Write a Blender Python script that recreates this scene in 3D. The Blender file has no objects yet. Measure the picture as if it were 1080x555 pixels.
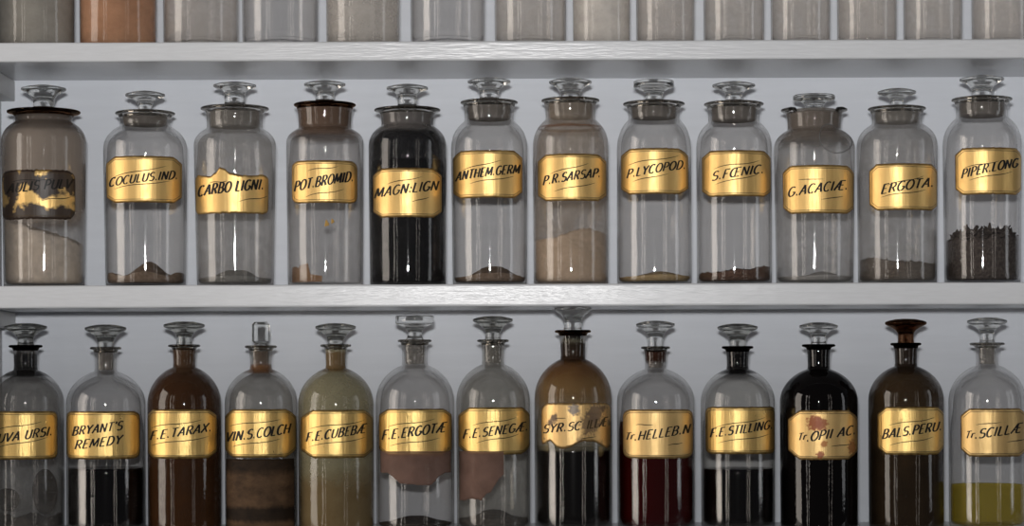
import bpy, bmesh, math, random
from mathutils import Vector, noise
C = bpy.context.scene.collection
PI = math.pi
# ------------------------------------------------------------------ survey of the shelf
HY, CX, ROLL = 395.0, 540.0, 0.0037        # eye level row, middle column, slight camera roll
D = 2.405                                  # camera to bottle axes (m); 1 px = 1 mm there
YA, YC, YB = 0.055, -2.35, 0.15            # bottle axes, camera, back wall
ZO = 1.40                                  # eye height above the floor
def unroll(x, y):
    dx, dy = x - CX, HY - y
    return dx + ROLL * dy, dy - ROLL * dx
def AX(x, y=250): return unroll(x, y)[0] * 1e-3
def AZ(x, y, r=0.0): return unroll(x, y)[1] * 1e-3 * (D - r * 1e-3) / D
Z_TOP, Z_MID, Z_LOW = 0.3440, 0.0933, -0.1630     # tops of the three boards (eye level = 0)

# ------------------------------------------------------------------ node helpers
def new_mat(name):
    m = bpy.data.materials.new(name); m.use_nodes = True
    nt = m.node_tree; nt.nodes.clear()
    return m, nt
def N(nt, t, **kw):
    n = nt.nodes.new(t)
    for k, v in kw.items():
        if k.startswith('i_'):
            key = k[2:]; key = int(key) if key.isdigit() else key.replace('_', ' ')
            n.inputs[key].default_value = v
        else: setattr(n, k, v)
    return n
def L(nt, a, ao, b, bi): nt.links.new(a.outputs[ao], b.inputs[bi])
def rgba(c): return (c[0], c[1], c[2], 1)
def ramp(nt, stops):
    r = nt.nodes.new('ShaderNodeValToRGB'); e = r.color_ramp.elements
    while len(e) < len(stops): e.new(0.5)
    for k, (p, c) in enumerate(stops):
        e[k].position = p; e[k].color = rgba(c) if hasattr(c, '__len__') else (c, c, c, 1)
    return r
def noise_node(nt, scale, detail=3, stretch=(1, 1, 1), coord='Object', rough=0.55):
    tc = N(nt, 'ShaderNodeTexCoord'); mp = N(nt, 'ShaderNodeMapping')
    mp.inputs['Scale'].default_value = stretch
    L(nt, tc, coord, mp, 'Vector')
    n = N(nt, 'ShaderNodeTexNoise'); n.inputs['Scale'].default_value = scale
    n.inputs['Detail'].default_value = detail; n.inputs['Roughness'].default_value = rough
    L(nt, mp, 'Vector', n, 'Vector')
    return n

def paint(name, col, rough=0.3, brush=(3, 60, 60), bump=0.15, var=0.06, spec=0.5):
    m, nt = new_mat(name)
    out = N(nt, 'ShaderNodeOutputMaterial'); p = N(nt, 'ShaderNodeBsdfPrincipled')
    n = noise_node(nt, 6, 5, brush)
    lo = tuple(max(0, c * (1 - var)) for c in col); hi = tuple(min(1, c * (1 + var)) for c in col)
    r = ramp(nt, [(0.3, lo), (0.7, hi)]); L(nt, n, 'Fac', r, 'Fac'); L(nt, r, 'Color', p, 'Base Color')
    b = N(nt, 'ShaderNodeBump'); b.inputs['Strength'].default_value = bump; b.inputs['Distance'].default_value = 0.002
    L(nt, n, 'Fac', b, 'Height'); L(nt, b, 'Normal', p, 'Normal')
    p.inputs['Roughness'].default_value = rough; p.inputs['Specular IOR Level'].default_value = spec
    L(nt, p, 'BSDF', out, 'Surface')
    return m

def glass(name, tint=(0.955, 0.95, 0.945), film=None, bands=(), edge=0.55, rough=0.03, scale=45):
    """blown glass wall; film = (colour, amount, unevenness); bands = [(z0, z1, soft, colour, amount)] dirt lying between two heights above the base"""
    m, nt = new_mat(name)
    out = N(nt, 'ShaderNodeOutputMaterial')
    lw = N(nt, 'ShaderNodeLayerWeight'); lw.inputs['Blend'].default_value = 0.5
    e = edge
    r = ramp(nt, [(0.0, tint), (0.70, tint), (0.90, tuple(c * (0.72 + 0.28 * e) for c in tint)), (1.0, tuple(c * e for c in tint))])
    L(nt, lw, 'Facing', r, 'Fac')
    tr = N(nt, 'ShaderNodeBsdfTransparent'); L(nt, r, 'Color', tr, 'Color')
    n = noise_node(nt, 55, 2, (1, 1, 0.22))
    n2 = noise_node(nt, 520, 1, (1, 1, 0.6))
    add = N(nt, 'ShaderNodeMath', operation='MULTIPLY_ADD'); add.inputs[1].default_value = 0.10
    L(nt, n2, 'Fac', add, 0); L(nt, n, 'Fac', add, 2)
    b = N(nt, 'ShaderNodeBump'); b.inputs['Strength'].default_value = 0.30; b.inputs['Distance'].default_value = 0.0011
    L(nt, add, 'Value', b, 'Height')
    gl = N(nt, 'ShaderNodeBsdfGlossy'); gl.inputs['Roughness'].default_value = rough
    L(nt, b, 'Normal', gl, 'Normal')
    fr = N(nt, 'ShaderNodeFresnel'); fr.inputs['IOR'].default_value = 1.5
    geo = N(nt, 'ShaderNodeNewGeometry')
    iorm = N(nt, 'ShaderNodeMix'); iorm.data_type = 'FLOAT'          # the same reflectance from inside the glass as from outside
    iorm.inputs[2].default_value = 1.5; iorm.inputs[3].default_value = 0.6667
    L(nt, geo, 'Backfacing', iorm, 0); nt.links.new(iorm.outputs[0], fr.inputs['IOR'])
    iv = N(nt, 'ShaderNodeMath', operation='MINIMUM'); iv.inputs[1].default_value = 0.8
    L(nt, fr, 'Fac', iv, 0)
    mx = N(nt, 'ShaderNodeMixShader')
    L(nt, iv, 'Value', mx, 'Fac'); L(nt, tr, 'BSDF', mx, 1); L(nt, gl, 'BSDF', mx, 2)
    last = mx
    def coat(col, fac_node, fac_sock):
        nonlocal last
        df = N(nt, 'ShaderNodeBsdfDiffuse'); df.inputs['Color'].default_value = rgba(col)
        tl = N(nt, 'ShaderNodeBsdfTranslucent'); tl.inputs['Color'].default_value = rgba(col)
        a = N(nt, 'ShaderNodeMixShader'); a.inputs['Fac'].default_value = 0.4
        L(nt, df, 'BSDF', a, 1); L(nt, tl, 'BSDF', a, 2)
        gg = N(nt, 'ShaderNodeMixShader'); L(nt, iv, 'Value', gg, 'Fac'); L(nt, a, 'Shader', gg, 1); L(nt, gl, 'BSDF', gg, 2)
        x = N(nt, 'ShaderNodeMixShader'); L(nt, fac_node, fac_sock, x, 'Fac'); L(nt, last, 'Shader', x, 1); L(nt, gg, 'Shader', x, 2)
        last = x
    if film:
        fn = noise_node(nt, scale, 5, (1, 1, 1), rough=0.62)
        u = film[2]
        fr2 = ramp(nt, [(0.3, film[1] * (1 - u)), (0.7, min(1, film[1] * (1 + u)))]); L(nt, fn, 'Fac', fr2, 'Fac')
        coat(film[0], fr2, 'Color')
    for (z0, z1, soft, col, amt) in bands:
        tc = N(nt, 'ShaderNodeTexCoord'); sp = N(nt, 'ShaderNodeSeparateXYZ'); L(nt, tc, 'Object', sp, 'Vector')
        fn = noise_node(nt, 60, 5, (1, 1, 1), rough=0.65)
        w = N(nt, 'ShaderNodeMath', operation='MULTIPLY_ADD'); w.inputs[1].default_value = soft * 2.2
        L(nt, fn, 'Fac', w, 0); L(nt, sp, 'Z', w, 2)
        def edge_(z, up):
            q = N(nt, 'ShaderNodeMapRange'); q.interpolation_type = 'SMOOTHSTEP'
            zz = z + soft * 1.1
            q.inputs['From Min'].default_value = zz - soft; q.inputs['From Max'].default_value = zz + soft
            q.inputs['To Min'].default_value = 0 if up else 1; q.inputs['To Max'].default_value = 1 if up else 0
            L(nt, w, 'Value', q, 'Value'); return q
        a, c = edge_(z0, True), edge_(z1, False)
        mu = N(nt, 'ShaderNodeMath', operation='MULTIPLY'); L(nt, a, 'Result', mu, 0); L(nt, c, 'Result', mu, 1)
        m2 = N(nt, 'ShaderNodeMath', operation='MULTIPLY'); m2.inputs[1].default_value = amt; L(nt, mu, 'Value', m2, 0)
        coat(col, m2, 'Value')
    L(nt, last, 'Shader', out, 'Surface')
    return m

def solid_glass(name, col=(0.96, 0.96, 0.94)):
    m, nt = new_mat(name)
    out = N(nt, 'ShaderNodeOutputMaterial'); g = N(nt, 'ShaderNodeBsdfGlass')
    g.inputs['Color'].default_value = rgba(col); g.inputs['IOR'].default_value = 1.5; g.inputs['Roughness'].default_value = 0.0
    n = noise_node(nt, 90, 2); b = N(nt, 'ShaderNodeBump'); b.inputs['Strength'].default_value = 0.12; b.inputs['Distance'].default_value = 0.001
    L(nt, n, 'Fac', b, 'Height'); L(nt, b, 'Normal', g, 'Normal'); L(nt, g, 'BSDF', out, 'Surface')
    return m

def frosted(name, col, alpha=0.6):
    """ground glass of a stopper's plug"""
    m, nt = new_mat(name)
    out = N(nt, 'ShaderNodeOutputMaterial')
    df = N(nt, 'ShaderNodeBsdfDiffuse'); tl = N(nt, 'ShaderNodeBsdfTranslucent')
    n = noise_node(nt, 70, 4); r = ramp(nt, [(0.3, tuple(c * 0.75 for c in col)), (0.7, col)]); L(nt, n, 'Fac', r, 'Fac')
    L(nt, r, 'Color', df, 'Color'); L(nt, r, 'Color', tl, 'Color')
    a = N(nt, 'ShaderNodeMixShader'); a.inputs['Fac'].default_value = 0.5; L(nt, df, 'BSDF', a, 1); L(nt, tl, 'BSDF', a, 2)
    tr = N(nt, 'ShaderNodeBsdfTransparent'); tr.inputs['Color'].default_value = (0.8, 0.79, 0.77, 1)
    x = N(nt, 'ShaderNodeMixShader'); x.inputs['Fac'].default_value = alpha; L(nt, tr, 'BSDF', x, 1); L(nt, a, 'Shader', x, 2)
    L(nt, x, 'Shader', out, 'Surface')
    return m

def grainy(name, c0, c1, scale=300, bump=0.4, rough=0.9, spec=0.2):
    m, nt = new_mat(name)
    out = N(nt, 'ShaderNodeOutputMaterial'); p = N(nt, 'ShaderNodeBsdfPrincipled')
    n = noise_node(nt, scale, 5, rough=0.7); r = ramp(nt, [(0.32, c0), (0.68, c1)]); L(nt, n, 'Fac', r, 'Fac'); L(nt, r, 'Color', p, 'Base Color')
    b = N(nt, 'ShaderNodeBump'); b.inputs['Strength'].default_value = bump; b.inputs['Distance'].default_value = 0.002
    L(nt, n, 'Fac', b, 'Height'); L(nt, b, 'Normal', p, 'Normal')
    p.inputs['Roughness'].default_value = rough; p.inputs['Specular IOR Level'].default_value = spec
    L(nt, p, 'BSDF', out, 'Surface')
    return m

def clear_liquid(name, col, body=0.35):
    m, nt = new_mat(name)
    out = N(nt, 'ShaderNodeOutputMaterial')
    tr = N(nt, 'ShaderNodeBsdfTransparent'); tr.inputs['Color'].default_value = rgba(col)
    df = N(nt, 'ShaderNodeBsdfDiffuse'); df.inputs['Color'].default_value = rgba(col)
    tl = N(nt, 'ShaderNodeBsdfTranslucent'); tl.inputs['Color'].default_value = rgba(col)
    a = N(nt, 'ShaderNodeMixShader'); a.inputs['Fac'].default_value = 0.5; L(nt, df, 'BSDF', a, 1); L(nt, tl, 'BSDF', a, 2)
    x = N(nt, 'ShaderNodeMixShader'); x.inputs['Fac'].default_value = body; L(nt, tr, 'BSDF', x, 1); L(nt, a, 'Shader', x, 2)
    gl = N(nt, 'ShaderNodeBsdfGlossy'); gl.inputs['Roughness'].default_value = 0.03
    y = N(nt, 'ShaderNodeMixShader'); y.inputs['Fac'].default_value = 0.03; L(nt, x, 'Shader', y, 1); L(nt, gl, 'BSDF', y, 2)
    L(nt, y, 'Shader', out, 'Surface')
    return m

def gold(name, seed, base=(0.66, 0.445, 0.17), dark=(0.36, 0.19, 0.055), wear=0.0, wearcol=(0.018, 0.010, 0.006), rust=(), rough=0.40, wrinkle=0.35, wearscale=0.09):
    """gilt paper; UV map holds millimetres from the label's middle, attribute edge is 0 at the cut edge"""
    m, nt = new_mat(name)
    out = N(nt, 'ShaderNodeOutputMaterial'); p = N(nt, 'ShaderNodeBsdfPrincipled')
    uv = N(nt, 'ShaderNodeUVMap'); uv.uv_map = 'mm'
    def nz(scale, detail, st, off=0):
        mp = N(nt, 'ShaderNodeMapping'); mp.inputs['Scale'].default_value = st; mp.inputs['Location'].default_value = (seed * 17.3 + off, seed * 5.1, 0)
        L(nt, uv, 'UV', mp, 'Vector'); n = N(nt, 'ShaderNodeTexNoise'); n.inputs['Scale'].default_value = scale; n.inputs['Detail'].default_value = detail
        L(nt, mp, 'Vector', n, 'Vector'); return n
    at = N(nt, 'ShaderNodeAttribute'); at.attribute_name = 'edge'
    n1 = nz(0.16, 5, (1, 0.6, 1)); n2 = nz(0.25, 4, (1, 0.05, 1), 40); n3 = nz(1.6, 3, (1, 1, 1), 90)
    # browned edge
    s = N(nt, 'ShaderNodeMath', operation='MULTIPLY_ADD'); s.inputs[1].default_value = 0.9; L(nt, n1, 'Fac', s, 0); L(nt, at, 'Fac', s, 2)
    r = ramp(nt, [(0.38, dark), (0.80, base), (1.0, tuple(min(1, c * 1.12) for c in base))]); L(nt, s, 'Value', r, 'Fac')
    col = r; cs = 'Color'
    g = N(nt, 'ShaderNodeMix'); g.data_type = 'RGBA'; g.blend_type = 'MULTIPLY'; g.inputs[0].default_value = 0.55
    gr = ramp(nt, [(0.3, (0.62, 0.55, 0.45)), (0.62, (1.0, 1.0, 1.0))]); L(nt, n3, 'Fac', gr, 'Fac')
    nt.links.new(r.outputs['Color'], g.inputs[6]); nt.links.new(gr.outputs['Color'], g.inputs[7])
    cur = g.outputs[2]
    metal = 0.8; mfac = None
    def spot(fac_out, c):
        nonlocal cur, mfac
        x = N(nt, 'ShaderNodeMix'); x.data_type = 'RGBA'; x.inputs[7].default_value = rgba(c)
        nt.links.new(fac_out, x.inputs[0]); nt.links.new(cur, x.inputs[6]); cur = x.outputs[2]
        if mfac is None: mfac = fac_out
        else:
            mm = N(nt, 'ShaderNodeMath', operation='MAXIMUM'); nt.links.new(mfac, mm.inputs[0]); nt.links.new(fac_out, mm.inputs[1]); mfac = mm.outputs[0]
    if wear > 0:
        nw = nz(wearscale, 6, (1, 1, 1), 7)
        wr = N(nt, 'ShaderNodeMapRange'); c = 0.5 + (0.5 - wear) * 0.5
        wr.inputs['From Min'].default_value = c - 0.03; wr.inputs['From Max'].default_value = c + 0.05
        L(nt, nw, 'Fac', wr, 'Value'); spot(wr.outputs['Result'], wearcol)
    for (u, v, rad, c) in rust:
        sub = N(nt, 'ShaderNodeVectorMath', operation='DISTANCE'); sub.inputs[1].default_value = (u, v, 0); L(nt, uv, 'UV', sub, 0)
        nn = nz(0.35, 4, (1, 1, 1), u)
        q = N(nt, 'ShaderNodeMath', operation='MULTIPLY_ADD'); q.inputs[1].default_value = -rad * 1.8; L(nt, nn, 'Fac', q, 0); L(nt, sub, 'Value', q, 2)
        w = N(nt, 'ShaderNodeMapRange'); w.inputs['From Min'].default_value = rad * 0.25; w.inputs['From Max'].default_value = -rad * 0.15
        w.inputs['To Max'].default_value = 0.9
        L(nt, q, 'Value', w, 'Value'); spot(w.outputs['Result'], c)
    nt.links.new(cur, p.inputs['Base Color'])
    if mfac is not None:
        q = N(nt, 'ShaderNodeMath', operation='MULTIPLY_ADD'); q.inputs[1].default_value = -0.75; q.inputs[2].default_value = metal
        nt.links.new(mfac, q.inputs[0]); L(nt, q, 'Value', p, 'Metallic')
    else: p.inputs['Metallic'].default_value = metal
    rr = N(nt, 'ShaderNodeMapRange'); rr.inputs['To Min'].default_value = rough - 0.08; rr.inputs['To Max'].default_value = rough + 0.10
    L(nt, n1, 'Fac', rr, 'Value'); L(nt, rr, 'Result', p, 'Roughness')
    h = N(nt, 'ShaderNodeMath', operation='MULTIPLY_ADD'); h.inputs[1].default_value = 0.30; L(nt, n3, 'Fac', h, 0); L(nt, n2, 'Fac', h, 2)
    b = N(nt, 'ShaderNodeBump'); b.inputs['Strength'].default_value = wrinkle; b.inputs['Distance'].default_value = 0.0012
    L(nt, h, 'Value', b, 'Height'); L(nt, b, 'Normal', p, 'Normal')
    L(nt, p, 'BSDF', out, 'Surface')
    return m

def plain(name, col, rough=0.5, spec=0.3, metal=0.0):
    m, nt = new_mat(name)
    out = N(nt, 'ShaderNodeOutputMaterial'); p = N(nt, 'ShaderNodeBsdfPrincipled')
    n = noise_node(nt, 120, 3); r = ramp(nt, [(0.3, tuple(c * 0.85 for c in col)), (0.7, col)]); L(nt, n, 'Fac', r, 'Fac'); L(nt, r, 'Color', p, 'Base Color')
    p.inputs['Roughness'].default_value = rough; p.inputs['Specular IOR Level'].default_value = spec; p.inputs['Metallic'].default_value = metal
    L(nt, p, 'BSDF', out, 'Surface')
    return m

INK = plain('ink', (0.006, 0.005, 0.004), 0.45, 0.25)
INK_FAINT = plain('ink_worn', (0.07, 0.045, 0.02), 0.5, 0.25)
STOP = solid_glass('stopper_glass', (0.84, 0.84, 0.82))
STOP_CLEAR = solid_glass('stopper_glass_clear', (0.95, 0.95, 0.94))
LIP = solid_glass('lip_glass', (0.80, 0.79, 0.77))
LIP_BROWN = solid_glass('lip_glass_brown', (0.34, 0.23, 0.16))
LIP_DARK = solid_glass('lip_glass_dark', (0.10, 0.085, 0.075))
STOP_BROWN = solid_glass('stopper_glass_brown', (0.34, 0.22, 0.15))

# ------------------------------------------------------------------ object helpers
def tag(o, label=None, cat=None, group=None, kind=None):
    if label: o['label'] = label
    if cat: o['category'] = cat
    if group: o['group'] = group
    if kind: o['kind'] = kind
    return o
def empty(name, loc):
    o = bpy.data.objects.new(name, None); C.objects.link(o); o.location = loc; o.empty_display_size = 0.02
    return o
def mesh_obj(name, verts, faces, mats, parent=None, loc=(0, 0, 0), smooth=True, midx=None):
    me = bpy.data.meshes.new(name); me.from_pydata(verts, [], faces); me.update()
    if not isinstance(mats, (list, tuple)): mats = [mats]
    for m in mats: me.materials.append(m)
    if smooth: me.polygons.foreach_set('use_smooth', [True] * len(me.polygons))
    if midx: me.polygons.foreach_set('material_index', midx)
    o = bpy.data.objects.new(name, me); C.objects.link(o); o.location = loc
    if parent: o.parent = parent
    return o
def lathe(profile, seg=72, cap=True):
    """(r, z) list from the axis round to the axis; returns verts, faces"""
    vs, fs, rings = [], [], []
    for r, z in profile:
        if r < 1e-6: rings.append([len(vs)]); vs.append((0, 0, z))
        else:
            rings.append(list(range(len(vs), len(vs) + seg)))
            vs += [(r * math.sin(2 * PI * k / seg), -r * math.cos(2 * PI * k / seg), z) for k in range(seg)]
    for a, b in zip(rings, rings[1:]):
        for k in range(seg):
            k2 = (k + 1) % seg
            if len(a) == 1 and len(b) == 1: continue
            if len(a) == 1: fs.append((a[0], b[k2], b[k]))
            elif len(b) == 1: fs.append((a[k], a[k2], b[0]))
            else: fs.append((a[k], a[k2], b[k2], b[k]))
    return vs, fs
def bez(p0, p1, p2, p3, n):
    out = []
    for k in range(1, n + 1):
        t = k / n; s = 1 - t
        out.append(tuple(s**3 * a + 3 * s * s * t * b + 3 * s * t * t * c + t**3 * d for a, b, c, d in zip(p0, p1, p2, p3)))
    return out
def radius_at(prof, z):
    for (r0, z0), (r1, z1) in zip(prof, prof[1:]):
        if min(z0, z1) <= z <= max(z0, z1) and abs(z1 - z0) > 1e-9: return r0 + (r1 - r0) * (z - z0) / (z1 - z0)
    return prof[-1][0]

# ------------------------------------------------------------------ glass vessel
class Vessel: pass
def body_profile(v):
    """all in metres, z above the base"""
    Rb, Rt, Rn, Rf, zs, zn, zf, narrow = v.Rb, v.Rt, v.Rn, v.Rf, v.zs, v.zn, v.zf, v.narrow
    H, W = zn - zs, Rt - Rn
    side = [(Rb - 0.004, 0.0), (Rb - 0.0015, 0.0006), (Rb - 0.0003, 0.0022), (Rb, 0.005)]
    side += [(Rb + (Rt - Rb) * k / 10, 0.005 + (zs - 0.005) * k / 10) for k in range(1, 11)]
    if narrow: sh = bez((Rt, zs), (Rt, zs + 0.58 * H), (Rn + 0.42 * W, zn - 0.10 * H), (Rn + 0.0006, zn), 16)
    else: sh = bez((Rt, zs), (Rt, zs + 0.62 * H), (Rn + 0.30 * W, zn - 0.12 * H), (Rn + 0.0004, zn), 14)
    nk = zf - zn
    f = 0.22 if narrow else 0.26
    up = [(Rn, zn + nk * 0.15), (Rn + v.flare * 0.25, zn + nk * 0.55), (Rn + v.flare * 0.8, zf - 0.0062)]
    lip = [(Rn + v.flare * 0.5, zf - 0.0045)]
    v.outer = side + sh + up + lip
    t, T = v.wall, (0.0050 if narrow else 0.0042)      # walls are thin, shoulders thick
    Ri = Rn - (0.0022 if narrow else 0.0024)
    inn = [(Ri + 0.0004, zf - 0.0045), (Ri - 0.0002, zn + nk * 0.1)]
    zi, zsi = zn - 0.0045, zs - 0.001
    Wi, Hi = (Rt - T) - (Ri - 0.0004), zi - zsi
    if narrow: si = bez((Rt - T, zsi), (Rt - T, zsi + 0.60 * Hi), (Ri + 0.5 * Wi, zi - 0.16 * Hi), (Ri - 0.0004, zi), 14)
    else: si = bez((Rt - T, zsi), (Rt - T, zsi + 0.64 * Hi), (Ri + 0.3 * Wi, zi - 0.10 * Hi), (Ri - 0.0004, zi), 12)
    inn += list(reversed(si))
    for k in range(0, 17):
        z = zsi + (0.008 - zsi) * k / 16
        f = max(0.0, min(1.0, (z - (zsi - 0.030)) / 0.030)); f = f * f * (3 - 2 * f)
        ro = Rb + (Rt - Rb) * min(1, max(0, (z - 0.005) / (zs - 0.005)))
        inn.append((ro - (t + (T - t) * f), z))
    fl = v.floor
    inn += [(Rb - t - 0.0004, fl + 0.0024), (Rb - t - 0.0018, fl + 0.0005), (Rb - t - 0.004, fl)]
    inn += [(0.018, fl + v.punt * 0.35), (0.010, fl + v.punt * 0.8), (0, fl + v.punt)]
    v.inner = inn
    return [(0, 0.0022), (Rb * 0.6, 0.002), (Rb - 0.008, 0.0008)] + v.outer + inn

def stopper(v, parent):
    """mushroom stopper with its ground plug, z above the base"""
    zf, zt, ze, zc = v.zf, v.zt, v.ze, v.zc
    Rd, Rs = v.Rd, v.Rs
    if v.stop == 'slab':
        z0, z1 = zf + 0.002, zt
        prof_w, prof_t = 0.0086, 0.0058
        bm = bmesh.new()
        bmesh.ops.create_cube(bm, size=1.0)
        for q in bm.verts:
            q.co = Vector((q.co.x * 2 * prof_w, q.co.y * 2 * prof_t, z0 + (q.co.z + 0.5) * (z1 - z0)))
        bmesh.ops.bevel(bm, geom=bm.edges[:], offset=0.0028, segments=1, affect='EDGES', profile=0.6)
        sv, sf = lathe([(0, zf - 0.001), (0.0068, zf - 0.001), (0.0070, zf + 0.001), (0.0055, z0 + 0.0012), (0, z0 + 0.0012)], 32)
        me = bpy.data.meshes.new('stopper'); bm.to_mesh(me); bm.free()
        bv = [tuple(x.co) for x in me.vertices]; bf = [tuple(p.vertices) for p in me.polygons]
        off = len(bv)
        # sink the grip a little onto its collar: one mesh
        s = mesh_obj('stopper', bv + sv, bf + [tuple(i + off for i in f) for f in sf], STOP_CLEAR, parent, smooth=False)
        bpy.data.meshes.remove(me)
        s.rotation_euler.z = 0.5
    else:
        th = zt - ze
        prof = [(0, zt + (0.0005 if v.stop == 'flat' else 0.0022)), (Rd * 0.45, zt + (0.0005 if v.stop == 'flat' else 0.0018)), (Rd * 0.8, zt + 0.0003)]
        if v.stop == 'flat':
            prof += [(Rd - 0.0008, zt), (Rd, zt - 0.0008), (Rd + 0.0001, ze + 0.0008), (Rd - 0.0008, ze)]
        else:
            prof += [(Rd * 0.94, zt - 0.0008), (Rd * 0.99, zt - th * 0.3), (Rd, zt - th * 0.55), (Rd * 0.985, ze + th * 0.1)]
        # cove under the disc down to the stem
        prof += bez((Rd * 0.97, ze), (Rd * 0.72, ze - (ze - zc) * 0.22), (Rs * 1.12, zc + (ze - zc) * 0.50), (Rs, zc), 10)
        zb = zf - 0.0005
        prof += bez((Rs, zc), (Rs * 0.97, zc * 0.6 + zb * 0.4), (Rs, zb + 0.002), (v.Rp - 0.0004, zb), 5) if v.narrow else [(Rs * 0.98, (zc + zb) / 2), (Rs, zb + 0.002), (Rs * 1.25, zb)]
        prof += [(0, zb)]
        sv, sf = lathe(list(reversed(prof)), 64)
        s = mesh_obj('stopper', sv, sf, v.stopmat, parent)
    zp = v.zf - 0.0012
    zl = v.zn + (v.zf - v.zn) * (0.06 if v.narrow else 0.08)
    Rp = v.Rp
    pv, pf = lathe([(0, zl), (Rp - 0.0022, zl), (Rp - 0.0014, zl + 0.0006), (Rp - 0.0006, zp - 0.001), (Rp - 0.0012, zp), (0, zp)], 48)
    pl = mesh_obj('plug', pv, pf, v.plugmat, s)
    tag(pl, 'ground frosted plug sitting in the neck')
    return s

def lip_ring(v, parent):
    """the flanged rim: a solid ring of glass"""
    Rn, Rf, zf = v.Rn + v.flare * 0.8, v.Rf, v.zf
    Ri = v.Rn - (0.0021 if v.narrow else 0.0023)
    p = [(Ri + 0.0002, zf - 0.0043), (Rn - 0.0010, zf - 0.0060), (Rn, zf - 0.0060)]
    p += bez((Rn, zf - 0.0060), (Rn + 0.0006, zf - 0.0034), (Rf - 0.0036, zf - 0.0030), (Rf - 0.0012, zf - 0.0027), 7)
    p += [(Rf - 0.0003, zf - 0.0022), (Rf, zf - 0.0014), (Rf - 0.0004, zf - 0.0005), (Rf - 0.0016, zf), (Ri + 0.0022, zf - 0.0001), (Ri + 0.0008, zf - 0.0008), (Ri + 0.0002, zf - 0.0022)]
    p.append(p[0])
    vs, fs = lathe(p, 96)
    return mesh_obj('lip', vs, fs, v.lipmat, parent)

def chip_rim(o, v):
    """broken lip: bites taken out of the front of the flange"""
    for q in o.data.vertices:
        r = math.hypot(q.co.x, q.co.y)
        if q.co.z > v.zf - 0.0075 and q.co.y < 0.004 and r > v.Rn - 0.004:
            a = math.degrees(math.atan2(q.co.x, -q.co.y))
            if -52 < a < 50:
                j = 0.0016 * noise.noise(Vector((a * 0.12, 0, 3)))
                k = (v.Rn + 0.0006) / max(r, v.Rn + 0.0006)
                q.co.x *= k; q.co.y *= k
                q.co.z = min(q.co.z, v.zf - 0.0066 + j)

# ------------------------------------------------------------------ gilt label
def arc(cx, cy, rx, ry, a0, a1, n=12):
    return [(cx + rx * math.cos(math.radians(a0 + (a1 - a0) * k / n)), cy + ry * math.sin(math.radians(a0 + (a1 - a0) * k / n))) for k in range(n + 1)]
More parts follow.
